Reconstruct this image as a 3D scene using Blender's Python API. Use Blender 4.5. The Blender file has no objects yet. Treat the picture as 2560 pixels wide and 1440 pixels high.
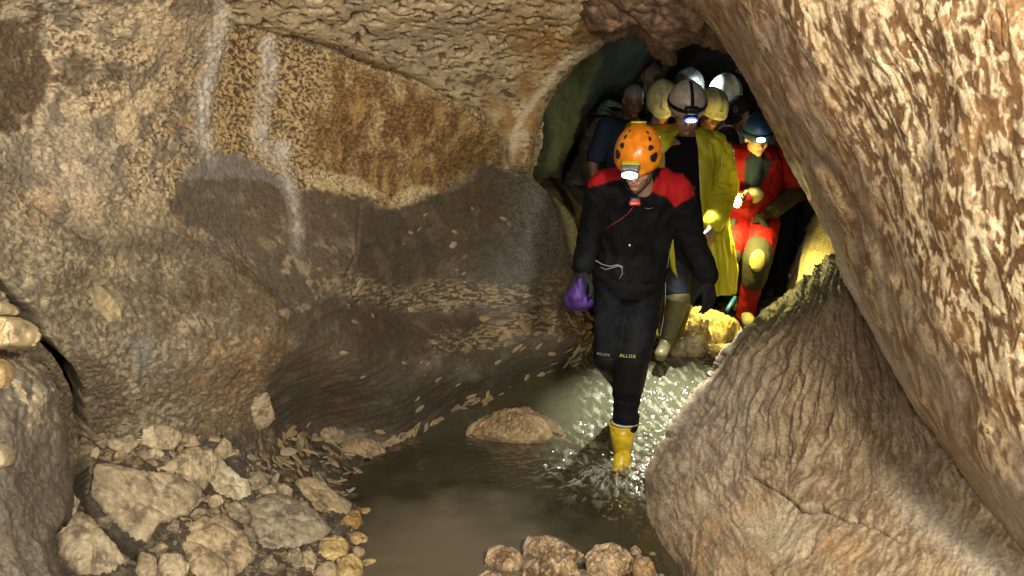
import bpy, bmesh, math, random
import numpy as np
from mathutils import Vector, Matrix
R = math.radians
random.seed(7); rng = np.random.default_rng(11)
sc = bpy.context.scene
C = sc.collection

# ------------------------------------------------------------------ camera
CAMZ, PITCH, F = 1.8, R(11.2), 2133.0
cam = bpy.data.objects.new('camera', bpy.data.cameras.new('camera')); C.objects.link(cam)
cam.location = (0, 0, CAMZ); cam.rotation_euler = (R(90) - PITCH, 0, 0)
cam.data.sensor_width = 36; cam.data.lens = 36 * F / 2560
cam.data.clip_start = 0.05; cam.data.clip_end = 200
sc.camera = cam
# ------------------------------------------------------------------ world and light: a cave, lit by headlamps and torches only
world = bpy.data.worlds.new('World'); sc.world = world; world.use_nodes = True
wb = world.node_tree.nodes['Background']; wb.inputs[0].default_value = (0.9, 0.85, 0.75, 1); wb.inputs[1].default_value = 0.012
sc.view_settings.view_transform = 'Standard'; sc.view_settings.look = 'None'
sc.view_settings.gamma = 1; sc.view_settings.use_curve_mapping = False
sc.view_settings.exposure = 0.15
sc.cycles.use_denoising = True
sc.cycles.max_bounces = 6; sc.cycles.diffuse_bounces = 4; sc.cycles.glossy_bounces = 3
sc.cycles.transmission_bounces = 4; sc.cycles.sample_clamp_indirect = 4.0
sc.cycles.caustics_reflective = False; sc.cycles.caustics_refractive = False
sc.cycles.use_adaptive_sampling = True; sc.cycles.adaptive_threshold = 0.02

def lamp(name, loc, power, color, size=0.03, target=None, angle=None, blend=0.5):
    d = bpy.data.lights.new(name, 'SPOT' if angle else 'POINT')
    d.energy = power; d.color = color; d.shadow_soft_size = size
    o = bpy.data.objects.new(name, d); C.objects.link(o); o.location = loc
    if angle:
        d.spot_size = R(angle); d.spot_blend = blend
        o.rotation_euler = (Vector(target) - Vector(loc)).to_track_quat('-Z', 'Y').to_euler()
    return o
# the headlamps of the cavers waiting round the photographer
lamp('headlamp_light', (-0.95, -0.35, 1.45), 170, (1.0, 0.9, 0.70), 0.06)
lamp('headlamp_light', (1.0, -0.05, 2.45), 450, (1.0, 0.89, 0.69), 0.16)
lamp('headlamp_light', (-0.2, -0.25, 2.2), 180, (1.0, 0.9, 0.70), 0.07)

# ------------------------------------------------------------------ helpers
ct, st = math.cos(PITCH), math.sin(PITCH)
def at(px, py, Y):
    x = (px - 1280) / F; y = (720 - py) / F
    dy = ct + y * st; k = Y / dy
    return Vector((x * k, Y, CAMZ + (-st + y * ct) * k))
def atn(px, py, Y):
    x = (px - 1280) / F; y = (720 - py) / F
    dy = ct + y * st; k = Y / dy
    return np.stack([x * k, Y, CAMZ + (-st + y * ct) * k], -1)
def Yz(py, z):                         # distance at which the sight line of row py is at height z
    y = (720 - py) / F
    return (z - CAMZ) * (ct + y * st) / (-st + y * ct)

PERM = rng.permutation(256).astype(np.int32); PERM = np.concatenate([PERM, PERM, PERM])
G = rng.normal(size=(256, 3)); G = (G / np.linalg.norm(G, axis=1, keepdims=True)).astype(np.float32)
def perlin(P):
    P = np.asarray(P, np.float32); sh = P.shape[:-1]; P = P.reshape(-1, 3)
    I = np.floor(P).astype(np.int32); f = P - I; I &= 255
    w = f * f * f * (f * (f * 6 - 15) + 10)
    out = 0
    for dx in (0, 1):
        for dy in (0, 1):
            for dz in (0, 1):
                h = PERM[PERM[PERM[I[:, 0] + dx] + I[:, 1] + dy] + I[:, 2] + dz]
                g = G[h]
                d = g[:, 0] * (f[:, 0] - dx) + g[:, 1] * (f[:, 1] - dy) + g[:, 2] * (f[:, 2] - dz)
                out = out + d * np.abs(1 - dx - w[:, 0]) * np.abs(1 - dy - w[:, 1]) * np.abs(1 - dz - w[:, 2])
    return (out * 1.5).reshape(sh)
def fbm(P, o=4, gain=0.5):
    s = 0; a = 1; t = 0
    for i in range(o):
        s = s + a * perlin(P * (2.03 ** i) + i * 17.3); t += a; a *= gain
    return s / t * 1.4
def ss(a, b, x):
    t = np.clip((x - a) / (b - a), 0, 1); return t * t * (3 - 2 * t)
def mix(a, b, m):
    m = np.asarray(m)[..., None]
    return a * (1 - m) + np.asarray(b, np.float32) * m
def polysdf(X, Y, poly):               # inside positive; also the nearest boundary point
    n = len(poly); best = np.full(X.shape, 1e18); bx = np.zeros_like(X); by = np.zeros_like(X)
    ins = np.zeros(X.shape, bool)
    for i in range(n):
        x0, y0 = poly[i]; x1, y1 = poly[(i + 1) % n]
        ex, ey = x1 - x0, y1 - y0; L = ex * ex + ey * ey + 1e-9
        t = np.clip(((X - x0) * ex + (Y - y0) * ey) / L, 0, 1)
        qx = x0 + t * ex; qy = y0 + t * ey
        d = (X - qx) ** 2 + (Y - qy) ** 2
        m = d < best; best = np.where(m, d, best); bx = np.where(m, qx, bx); by = np.where(m, qy, by)
        if y0 != y1:
            c = ((y0 > Y) != (y1 > Y)) & (X < (x1 - x0) * (Y - y0) / (y1 - y0) + x0)
            ins ^= c
    d = np.sqrt(best)
    return np.where(ins, d, -d), bx, by
def line_mask(X, Y, pts):              # distance to a polyline and its parameter
    best = np.full(X.shape, 1e18); tt = np.zeros_like(X); n = len(pts) - 1
    for i in range(n):
        x0, y0 = pts[i]; x1, y1 = pts[i + 1]; ex, ey = x1 - x0, y1 - y0; L = ex * ex + ey * ey + 1e-9
        t = np.clip(((X - x0) * ex + (Y - y0) * ey) / L, 0, 1)
        d = (X - x0 - t * ex) ** 2 + (Y - y0 - t * ey) ** 2
        m = d < best; best = np.where(m, d, best); tt = np.where(m, (i + t) / n, tt)
    return np.sqrt(best), tt
def smooth_poly(pts, k=2, closed=True):   # Chaikin
    for _ in range(k):
        q = []; n = len(pts)
        for i in range(n if closed else n - 1):
            a = pts[i]; b = pts[(i + 1) % n]
            q.append((a[0] * .75 + b[0] * .25, a[1] * .75 + b[1] * .25)); q.append((a[0] * .25 + b[0] * .75, a[1] * .25 + b[1] * .75))
        pts = q
    return pts
class RBF:
    def __init__(s, ctrl):
        P = np.array([(c[0], c[1]) for c in ctrl], float) / 1000; v = np.log([c[2] for c in ctrl]); n = len(P)
        d = np.linalg.norm(P[:, None] - P[None], axis=-1); K = np.where(d > 0, d * d * np.log(d + 1e-12), 0)
        K += np.eye(n) * 2e-4
        A = np.zeros((n + 3, n + 3)); A[:n, :n] = K; A[:n, n] = 1; A[:n, n + 1:] = P; A[n, :n] = 1; A[n + 1:, :n] = P.T
        s.w = np.linalg.solve(A, np.concatenate([v, np.zeros(3)])); s.P = P
    def __call__(s, X, Y):
        sh = np.shape(X); Q = np.stack([np.ravel(X), np.ravel(Y)], -1) / 1000; n = len(s.P); out = np.zeros(len(Q))
        for i in range(n):
            r2 = ((Q - s.P[i]) ** 2).sum(1); out += s.w[i] * 0.5 * r2 * np.log(r2 + 1e-18)
        return np.exp(out + s.w[n] + Q @ s.w[n + 1:]).reshape(sh)

ROCKY = {'cave_wall_left', 'mud_bank', 'rubble_slope', 'cave_ceiling', 'leaning_boulder', 'fluted_rock', 'cracked_block', 'flat_stone', 'stone_plate', 'roof_rock', 'knobbly_rock', 'stream_rock', 'rubble_stone'}
def mesh_from(name, V, Fc, col=None, rgh=None, smooth=True):
    if col is not None and name in ROCKY:
        lum = (np.asarray(col) @ np.array((.3, .5, .2)))[:, None] + 1e-4; col = col * np.clip((lum / .25) ** (.18 if name in ('cave_wall_left', 'fluted_rock') else .34), .25, 1.4)
    me = bpy.data.meshes.new(name); V = np.asarray(V, np.float32); Fc = np.asarray(Fc, np.int32)
    k = Fc.shape[1]
    me.vertices.add(len(V)); me.vertices.foreach_set('co', V.ravel())
    me.loops.add(Fc.size); me.loops.foreach_set('vertex_index', Fc.ravel())
    me.polygons.add(len(Fc)); me.polygons.foreach_set('loop_start', np.arange(0, Fc.size, k, dtype=np.int32))
    me.polygons.foreach_set('loop_total', np.full(len(Fc), k, np.int32))
    me.update(calc_edges=True); me.validate()
    me.polygons.foreach_set('use_smooth', np.full(len(me.polygons), smooth, bool))
    if col is not None and len(me.vertices) == len(V):
        a = me.color_attributes.new('col', 'FLOAT_COLOR', 'POINT')
        c4 = np.ones((len(V), 4), np.float32); c4[:, :3] = np.clip(col, 0.002, 0.9)
        if rgh is not None: c4[:, 3] = rgh
        a.data.foreach_set('color', c4.ravel())
    return me
def link(name, me, mat=None, parent=None, label=None, cat=None, group=None, kind=None):
    o = bpy.data.objects.new(name, me); C.objects.link(o)
    if mat is not None and me is not None and len(me.materials) == 0: me.materials.append(mat)
    if parent is not None: o.parent = parent
    return tag(o, label, cat, group, kind)
def tag(o, label=None, cat=None, group=None, kind=None):
    if label: o['label'] = label
    if cat: o['category'] = cat
    if group: o['group'] = group
    if kind: o['kind'] = kind
    return o

# ------------------------------------------------------------------ materials
def nodes(m):
    m.use_nodes = True; nt = m.node_tree; return nt, nt.nodes, nt.links, nt.nodes['Principled BSDF']
def rock_mat(name, scale=60, bump=0.4, dist=0.004, spec=0.35, vary=0.35):
    m = bpy.data.materials.new(name); nt, N, L, b = nodes(m)
    a = N.new('ShaderNodeVertexColor'); a.layer_name = 'col'
    tc = N.new('ShaderNodeTexCoord')
    n1 = N.new('ShaderNodeTexNoise'); n1.inputs['Scale'].default_value = scale; n1.inputs['Detail'].default_value = 6; n1.inputs['Roughness'].default_value = 0.65
    n1.inputs['Distortion'].default_value = 0.6
    L.new(tc.outputs['Object'], n1.inputs['Vector'])
    n2 = N.new('ShaderNodeTexNoise'); n2.inputs['Scale'].default_value = scale * 4.3; n2.inputs['Detail'].default_value = 4; n2.inputs['Roughness'].default_value = 0.7
    L.new(tc.outputs['Object'], n2.inputs['Vector'])
    mr = N.new('ShaderNodeMapRange'); mr.inputs[1].default_value = 0.3; mr.inputs[2].default_value = 0.7
    mr.inputs[3].default_value = 1 - vary; mr.inputs[4].default_value = 1 + vary * 0.8
    L.new(n1.outputs['Fac'], mr.inputs[0])
    mx = N.new('ShaderNodeVectorMath'); mx.operation = 'SCALE'; L.new(a.outputs['Color'], mx.inputs[0]); L.new(mr.outputs[0], mx.inputs['Scale'])
    L.new(mx.outputs[0], b.inputs['Base Color'])
    L.new(a.outputs['Alpha'], b.inputs['Roughness'])
    b.inputs['Specular IOR Level'].default_value = spec
    ad = N.new('ShaderNodeMath'); ad.operation = 'MULTIPLY_ADD'; ad.inputs[1].default_value = 0.35
    L.new(n2.outputs['Fac'], ad.inputs[0]); L.new(n1.outputs['Fac'], ad.inputs[2])
    bp = N.new('ShaderNodeBump'); bp.inputs['Strength'].default_value = bump; bp.inputs['Distance'].default_value = dist
    L.new(ad.outputs[0], bp.inputs['Height']); L.new(bp.outputs[0], b.inputs['Normal'])
    return m
M = {}
M['rock'] = rock_mat('limestone', 60, 0.9, 0.009, .35, .5)
M['smoothrock'] = rock_mat('smooth_limestone', 70, .35, .005, .45, .45)
M['mud'] = rock_mat('wet_mud', 45, 0.9, 0.007, 0.45, 0.4)
M['stone'] = rock_mat('loose_stone', 50, 0.7, 0.006, 0.4)
M['wetstone'] = rock_mat('wet_stone', 60, 0.9, 0.006, 0.8)

# ------------------------------------------------------------------ pixel-column height fields, cut by an outline and rounded off at its edge
def axis(a, b, f0, f1, step, coarse=14):
    out = list(np.arange(a, min(f0, b), coarse)) if a < f0 else []
    s = max(a, f0); out += list(np.arange(s, min(b, f1), step))
    if b > f1: out += list(np.arange(f1, b + coarse, coarse))
    else: out.append(b)
    return np.array(sorted(set(out)), float)
def field(rbf, x0, x1, y0, y1, step, cut=None, roll=0, depth=0.3, rollmask=None, warp=6):
    xs = axis(x0, x1, 0, 2560, step); ys = axis(y0, y1, 0, 1440, step)
    X, Yp = np.meshgrid(xs, ys)
    keep = np.ones(X.shape, bool); d = np.full(X.shape, 1e4)
    if cut is not None:
        cutp = smooth_poly(cut, 2)
        wx = perlin(np.stack([X / 70, Yp / 70, 0 * X], -1)) * warp + perlin(np.stack([X / 22, Yp / 22, 0 * X + 9], -1)) * warp * .45
        d, bx, by = polysdf(X + wx, Yp + wx * .7, cutp)
        out = (d < 0) & (d > -step * 1.7)
        gx = np.where(out, bx - (X + wx), 0); gy = np.where(out, by - (Yp + wx * .7), 0)
        keep = d > -step * 1.7
        X = X + gx; Yp = Yp + gy; d = np.maximum(d, 0)
    Y = rbf(X, Yp)
    if roll:
        t = np.clip(1 - d / roll, 0, 1); r = depth * (1 - np.sqrt(np.maximum(1 - t * t, 0)))
        if rollmask is not None: r = r * rollmask(X, Yp)
        Y = Y + r
    return X, Yp, Y, keep, d
def normals(P):
    du = np.gradient(P, axis=1); dv = np.gradient(P, axis=0)
    n = np.cross(du, dv); n /= np.linalg.norm(n, axis=-1, keepdims=True) + 1e-12
    s = np.sign(np.median(((np.array([0, 0, CAMZ]) - P) * n).sum(-1)))
    return n * s
def grid_faces(sh, keep):
    h, w = sh; idx = np.arange(h * w).reshape(h, w)
    f = np.stack([idx[:-1, :-1], idx[1:, :-1], idx[1:, 1:], idx[:-1, 1:]], -1).reshape(-1, 4)
    k = (keep[:-1, :-1] & keep[1:, :-1] & keep[1:, 1:] & keep[:-1, 1:]).ravel()
    return f[k], k
def compact(V, Fc, *arrs):
    used = np.unique(Fc); mp = np.full(len(V), -1, np.int64); mp[used] = np.arange(len(used))
    return (V[used], mp[Fc]) + tuple(a[used] for a in arrs)
def lift(P, amp):                      # large and middle relief shared by all rock
    return 0

CREAM = np.array((0.50, 0.40, 0.27)); GREY = np.array((0.33, 0.28, 0.225)); BROWN = np.array((0.17, 0.115, 0.07))
OCHRE = np.array((0.40, 0.25, 0.105)); MUD = np.array((0.132, 0.108, 0.084)); WHITE = np.array((0.60, 0.56, 0.54))
def base(P, c): return np.ones(P.shape[:-1] + (3,)) * c
def worms(P, f, stretch=(1, 1, 1), warp=0.5, off=0):
    Q = P * np.array(stretch) * f + off
    W = np.stack([perlin(Q * .6 + 5), perlin(Q * .6 + 31), perlin(Q * .6 + 77)], -1) * warp
    return perlin(Q + W)

# ---- left side of the cave: wall, mud bank and rubble slope are one relief, split into three pieces of the setting
zc = lambda px, py, z: (px, py, Yz(py, z))
LW = [(-420, -250, 1.9), (0, -200, 2.3), (400, -200, 2.9), (700, -200, 3.8), (1000, -200, 4.4), (1300, -200, 5.2), (1500, -200, 5.6),
 (-420, 300, 1.85), (0, 0, 2.75), (0, 230, 2.75), (120, 150, 2.95), (250, 280, 3.1), (420, 150, 3.35), (450, 300, 3.45), (520, 200, 3.65), (600, 250, 3.85), (700, 250, 4.05), (960, 300, 4.5), (1200, 350, 5.1), (1330, 380, 5.45),
 (0, 480, 2.7), (250, 480, 3.05), (450, 450, 3.45), (600, 430, 3.8), (750, 470, 4.12), (900, 500, 4.5), (1000, 500, 4.75), (1100, 460, 5.0), (1210, 410, 5.35),
 (120, 600, 2.8), (300, 640, 3.08), (600, 560, 3.72), (600, 700, 3.6), (880, 640, 4.2), (1000, 700, 4.7), (1200, 700, 5.2), (1400, 700, 5.75), (1400, 600, 5.9), (1200, 550, 5.3), (1300, 470, 5.65),
 (-420, 900, 1.9), (0, 720, 2.62), (250, 760, 2.95), (420, 700, 3.26),
 (0, 950, 2.62), (250, 900, 2.9), (500, 900, 3.3), (700, 900, 3.66), (850, 800, 4.05), (900, 900, 4.1), (1000, 800, 4.75), (1200, 800, 5.2), (1100, 900, 4.65), (1300, 860, 5.15), (1450, 850, 5.5),
 zc(950, 1120, 0.0), zc(1050, 1080, 0.0), zc(1150, 1030, 0.01), zc(1300, 975, 0.04), zc(1450, 925, 0.08), zc(1000, 1000, .3), zc(1200, 950, .27),
 zc(1060, 1150, -.12), zc(1300, 1080, -.15), zc(1500, 1000, -.1), zc(1000, 1400, -.06), zc(1300, 1400, -.3), zc(1600, 1700, -.3), zc(1000, 1700, -.1), zc(1050, 1260, -.15),
 zc(1560, 850, 0.0), zc(1600, 930, -.05),
 (650, 1000, 3.72), zc(800, 1085, .12), zc(500, 1110, .44), zc(320, 1070, .62), zc(230, 1120, .55), zc(300, 1200, .45), zc(400, 1300, .32), zc(600, 1180, .28), zc(600, 1320, .16),
 zc(760, 1200, .12), zc(820, 1320, .05), zc(925, 1230, -.03), zc(960, 1330, -.05), zc(870, 1420, .0), zc(700, 1440, .07), zc(500, 1440, .16), zc(300, 1440, .27), zc(180, 1440, .30), zc(180, 1300, .42), zc(160, 1150, .6),
 zc(0, 1200, .62), zc(0, 1440, .4), (-420, 1440, 1.7), zc(300, 1700, .2), zc(700, 1700, 0)]
rbfL = RBF(LW)
cutL = [(-420, -260), (1360, -260), (1360, 395), (1320, 440), (1372, 478), (1432, 535), (1450, 620), (1455, 700), (1470, 790), (1490, 860), (1560, 900), (1600, 1000), (1600, 1700), (-420, 1700)]
def rm(X, Yp): return ss(1330, 1400, X) * ss(440, 500, Yp) * (1 - ss(740, 790, Yp))
X, YP, Y, keep, dL = field(rbfL, -420, 1600, -260, 1700, 3.0, cutL, 38, 0.35, rm)
P = atn(X, YP, Y); Nn = normals(P)
# masks of pigment and of surface character
wv = perlin(np.stack([X / 90, YP / 90, 0 * X], -1)) * 26 + perlin(np.stack([X / 30, YP / 30, 0 * X + 4], -1)) * 14 + perlin(np.stack([X / 11, YP / 11, 0 * X + 8], -1)) * 7
def pm(poly, soft=14, w=1.0):
    d, _, _ = polysdf(X + wv * w, YP + wv * w * .8, poly); return ss(-soft, soft, d)
dbk = polysdf(X + wv * .75, YP + wv * .6, [(900, 515), (1000, 520), (1080, 480), (1150, 470), (1210, 405), (1260, 425), (1340, 440), (1700, 400), (1700, 1100), (960, 1150), (700, 1110), (640, 1020), (700, 900), (800, 760), (880, 700), (890, 600)])[0]
def rag(poly, a=.5, soft=42, f=15, w=.6):
    return ss(.38, .62, pm(poly, soft, w) + a * (fbm(P * f + 71, 5)))
bank = pm([(900, 515), (1000, 520), (1080, 480), (1150, 470), (1210, 405), (1260, 425), (1340, 440), (1700, 400), (1700, 1100), (960, 1150), (700, 1110), (640, 1020), (700, 900), (800, 760), (880, 700), (890, 600)], 10, .35)
mudwall = rag([(430, 470), (520, 400), (580, 390), (690, 440), (760, 475), (930, 500), (930, 720), (860, 900), (720, 820), (610, 640), (520, 580), (420, 540)])
darkL = rag([(-60, -60), (90, 30), (120, 120), (110, 260), (60, 330), (-60, 340)], .7, 60, 9)
dark2 = pm([(170, 100), (230, 150), (210, 230), (140, 260), (150, 180)], 26)
dark3 = pm([(30, 480), (120, 510), (230, 590), (330, 590), (560, 590), (640, 700), (420, 640), (250, 640), (100, 560)], 30)
niche = pm([(555, 60), (700, 90), (960, 170), (1210, 290), (1340, 430), (1200, 420), (1010, 530), (760, 480), (690, 440), (530, 380)], 10, .3)
ochre = pm([(840, 150), (1010, 200), (1220, 310), (1300, 440), (1190, 430), (1000, 500), (900, 470), (790, 410), (770, 300)], 30)
palep = pm([(755, 440), (800, 425), (900, 445), (950, 480), (930, 500), (850, 485), (765, 475)], 8, .6)
pale2 = pm([(960, 500), (1000, 480), (1080, 460), (1090, 480), (1020, 520), (975, 518)], 6, .5)
pale3 = pm([(960, 180), (1000, 190), (1010, 235), (985, 240)], 12)
rubble = pm([(-500, 1150), (180, 1180), (260, 1120), (330, 1090), (540, 1090), (620, 1070), (700, 1110), (960, 1140), (960, 1800), (-500, 1800)], 18, .7)
brownp = pm([(380, 720), (620, 640), (760, 700), (840, 780), (760, 860), (640, 1000), (560, 980), (600, 860), (480, 860), (380, 800)], 40)
orangep = pm([(480, 880), (600, 820), (700, 840), (690, 960), (640, 1010), (540, 1040), (480, 980)], 36)
greyb = pm([(320, 850), (380, 840), (400, 880), (370, 950), (330, 920)], 18)
def streak(pts, w0, w1, soft=9):
    d, t = line_mask(X + wv * .22, YP + wv * .2, pts); w = w0 + (w1 - w0) * t
    return ss(soft, -soft, d - w) * (1 - ss(.82, 1, t) * .5) * ss(0, .06, t)
s1 = streak([(562, -40), (548, 60), (528, 150), (508, 240), (500, 300), (512, 350), (532, 398)], 18, 15, 16)
s2 = streak([(672, 80), (672, 150), (662, 230), (645, 320), (655, 360), (672, 400)], 22, 20, 16)
s3 = streak([(712, 340), (706, 400), (718, 460), (738, 520), (742, 570), (745, 620)], 20, 9, 15)
s0 = streak([(1275, 320), (1273, 350), (1270, 420)], 12, 12)
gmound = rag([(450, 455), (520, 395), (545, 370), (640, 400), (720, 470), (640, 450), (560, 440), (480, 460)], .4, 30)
streaks = np.clip(s1 + s2 + s3 + s0 * .8, 0, 1)
mudm = np.clip(np.maximum(bank, mudwall), 0, 1)
# relief
big = fbm(P * 2.2, 3); mid = fbm(P * 9 + 3, 3); fine = fbm(P * 34 + 9, 3)
wn = worms(P, 52, (1, 1, 1.5), 1.1)
wn2 = worms(P, 85, (1, 1, 1.2), 1.2, 40)
wn3 = worms(P, 24, (1, 1, 1), 1.3, 20)
lay = fbm(P * np.array((5, 5, 60)) + big[..., None] * 1.5, 3)      # mud laminae
strata = fbm(np.stack([(P[..., 0] + P[..., 1] * .6) * 3, P[..., 2] * 46 - P[..., 0] * 9, P[..., 1] * 2], -1), 4)
hard = 1 - mudm
rid = 1 - np.abs(fbm(P * 5.5 + 60, 4)) * 2.4                        # creases
h = .024 * big * (1 - .4 * mudm) + .007 * mid * (1 - .3 * mudm) + .0040 * fine * (1 - .5 * mudm) \
    + hard * (.0035 * ss(.05, -.25, wn) - .004 * ss(.1, .35, wn)) + hard * .002 * np.clip(rid, -1, 1) \
    + bank * (.0055 * strata + .002 * wn2) + streaks * .004 + rubble * .009 * fbm(P * 14 + 8, 3)
crk, ct_ = line_mask(X + wv * .3, YP + wv * .3, [(905, 515), (893, 560), (890, 620), (880, 660), (865, 700)])
h -= .015 * ss(5, 0, crk)
for pl, dp in (([(90, 505), (140, 540), (200, 580), (255, 600)], .02), ([(960, 1090), (0 + 935, 1000), (950, 985)], .0)):
    dcr, _ = line_mask(X + wv * .5, YP + wv * .5, pl); h -= dp * ss(16, 0, dcr)
lip, lt = line_mask(X + wv * .4, YP + wv * .4, [(200, 545), (300, 590), (420, 600), (520, 640), (620, 720), (700, 790), (790, 745)])
h += .02 * ss(40, 0, lip) * ss(0, .1, lt)
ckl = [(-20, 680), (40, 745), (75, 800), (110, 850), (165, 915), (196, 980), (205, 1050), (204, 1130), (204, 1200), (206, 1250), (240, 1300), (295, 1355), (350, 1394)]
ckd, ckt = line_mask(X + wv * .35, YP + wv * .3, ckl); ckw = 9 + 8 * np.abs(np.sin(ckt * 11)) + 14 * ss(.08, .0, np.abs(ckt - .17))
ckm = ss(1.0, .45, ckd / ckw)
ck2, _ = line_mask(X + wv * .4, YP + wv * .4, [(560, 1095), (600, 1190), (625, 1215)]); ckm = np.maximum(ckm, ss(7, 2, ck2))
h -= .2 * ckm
P2 = P + Nn * h[..., None]
# colour
c = base(P, CREAM * 1.12)
c = mix(c, GREY, ss(-.15, .35, fbm(P * 3 + 40, 4)) * .75)
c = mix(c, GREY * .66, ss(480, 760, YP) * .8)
c = mix(c, CREAM * 1.12, ss(.1, .4, fbm(P * 6 + 11, 4)) * .6)
c = mix(c, np.array((.46, .28, .13)), ss(.12, .45, fbm(P * 4.3 + 70, 4)) * .40)
c = mix(c, BROWN * .9, ss(.05, .20, wn) * .75 * ss(-.35, .10, fbm(P * 2.6 + 5, 3)) * ss(620, 500, YP) + ss(.14, .28, wn2) * .4)
c = mix(c, GREY * .5, ss(.04, .2, fbm(P * 11 + 2, 5)) * .65)
c = mix(c, np.array((.64, .54, .38)), ss(.06, .2, fbm(P * 42 + 22, 5) + .5 * fbm(P * 7 + 2, 3)) * ss(420, 700, YP) * .8)
th1 = ss(.05, 0, np.abs(worms(P, 30, (1, 1, .8), 1.4, 5))) * ss(-.1, .3, fbm(P * 5 + 15, 3)); th2 = ss(.035, 0, np.abs(worms(P, 9, (1, 1, .7), 1.3, 55))) * ss(.0, .3, fbm(P * 3 + 25, 3))
c = mix(c, BROWN * .7, np.clip(th1 * .55 + th2 * .8, 0, 1))
c = mix(c, BROWN * 1.2, ss(420, 700, X) * ss(560, 680, YP) * ss(-.4, .15, fbm(P * 9 + 65, 5)) * .75)
c = mix(c, np.array((.50, .31, .14)), ss(.2, .35, fbm(P * 15 + 95, 4)) * ss(200, 520, X) * .5)
c = mix(c, BROWN * .75, np.clip(darkL * .95 + dark2 * .8, 0, 1) * ss(-.5, -.05, fbm(P * 12, 4) + .05))
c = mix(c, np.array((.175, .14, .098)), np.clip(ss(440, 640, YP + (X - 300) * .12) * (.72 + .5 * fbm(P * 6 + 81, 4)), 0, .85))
c = mix(c, np.array((.42, .35, .24)), ss(.16, .3, fbm(P * 34 + 85, 5) + .3 * fbm(P * 3 + 5, 2)) * ss(440, 640, YP) * .6)
c = mix(c, MUD * 1.15, dark3 * .65)
c = mix(c, BROWN * .85, brownp * .75 * ss(-.35, .2, fbm(P * 14 + 6, 4)))
c = mix(c, np.array((.42, .25, .12)), orangep * .35 * ss(-.3, .2, fbm(P * 18, 3)))
c = mix(c, np.array((.22, .22, .23)), greyb * .6)
# niche: cream ground covered with dark vermiculation, ochre to the right
cn = base(P, np.array((.50, .36, .19)))
cn = mix(cn, BROWN * .6, ss(-.02, .10, wn) * (.92 - .35 * ochre))
cn = mix(cn, np.array((.17, .085, .03)), ochre * ss(-.45, .0, fbm(P * np.array((9, 9, 3)) + 3, 4)) * .92)
cn = mix(cn, np.array((.50, .34, .15)), ochre * ss(0, -.14, wn) * .35)
cn = mix(cn, np.array((.46, .30, .12)), ochre * ss(.12, .4, fbm(P * np.array((16, 16, 2.5)) + 13, 3)) * .6)
cn = mix(cn, np.array((.56, .45, .27)), np.clip(palep + pale2 + pale3 * .6, 0, 1) * ss(-.35, -.05, -wn + .15))
c = mix(c, cn, niche)
# mud
cm = base(P, MUD)
cm = mix(cm, np.array((.165, .115, .075)), ss(-.1, .4, fbm(P * 4 + 8, 3)) * .6)
cm = mix(cm, MUD * .74, ss(.05, .35, strata) * .45 * bank)
cm = mix(cm, np.array((.24, .21, .17)), ss(.12, .5, fbm(P * 8 + 33, 4)) * .4)
cm = mix(cm, np.array((.24, .25, .26)), ss(1200, 1400, X + (YP - 560) * .4) * (1 - ss(660, 780, YP)) * .8)  # cool headlamp light on the hump, put into the colour as bluish grey
cm = mix(cm, MUD * .35, ss(.22, .34, wn2) * ss(1180, 1330, X) * (1 - ss(640, 740, YP)) * .8)
d, t = line_mask(X, YP + wv * .5, [(860, 710), (980, 745), (1100, 735), (1250, 745), (1450, 700)])
band = ss(55, 10, d)
cm = mix(cm, np.array((.40, .33, .23)), band * ss(.06, .16, worms(P, 30, (.5, .5, 3.5), .6, 90)) * .9)
d2, t = line_mask(X, YP + wv * .5, [(1100, 860), (1200, 850), (1330, 800), (1450, 800), (1480, 880)])
cm = mix(cm, np.array((.42, .33, .20)), ss(45, 10, d2) * ss(.08, .18, worms(P, 34, (.6, .6, 3), .6, 50)) * .85)
cm = mix(cm, np.array((.36, .29, .2)), mudwall * (1 - bank) * ss(.18, .30, fbm(P * 10 + 50, 5)) * ss(560, 640, YP) * .8)
bankc = np.clip(np.maximum(bank * ss(-.5, -.1, fbm(P * 20 + 5, 4) + ss(0, 25, dbk) * 2), 0), 0, 1)
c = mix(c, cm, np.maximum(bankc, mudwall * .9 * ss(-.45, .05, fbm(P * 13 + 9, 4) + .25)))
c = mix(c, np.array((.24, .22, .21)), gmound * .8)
c = mix(c, MUD * .85, rubble * .92)
c = mix(c, np.array((.33, .27, .19)), rubble * ss(.14, .25, fbm(P * 22 + 50, 4)) * .5)
c = mix(c, MUD * .8, ckm * .9)  # mud colour that also paints the shade inside the crack
c = mix(c, WHITE, streaks * np.clip(.55 + .35 * mid + .5 * fbm(P * np.array((50, 50, 9)) + 3, 3), .05, .95))
c = mix(c, MUD * .8, ss(.035, -.01, P2[..., 2]) * .8)
rg = np.clip(.72 - .22 * bank - .1 * mudwall + .15 * fine - .25 * ss(.06, 0, P2[..., 2]), .2, 1)
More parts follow.
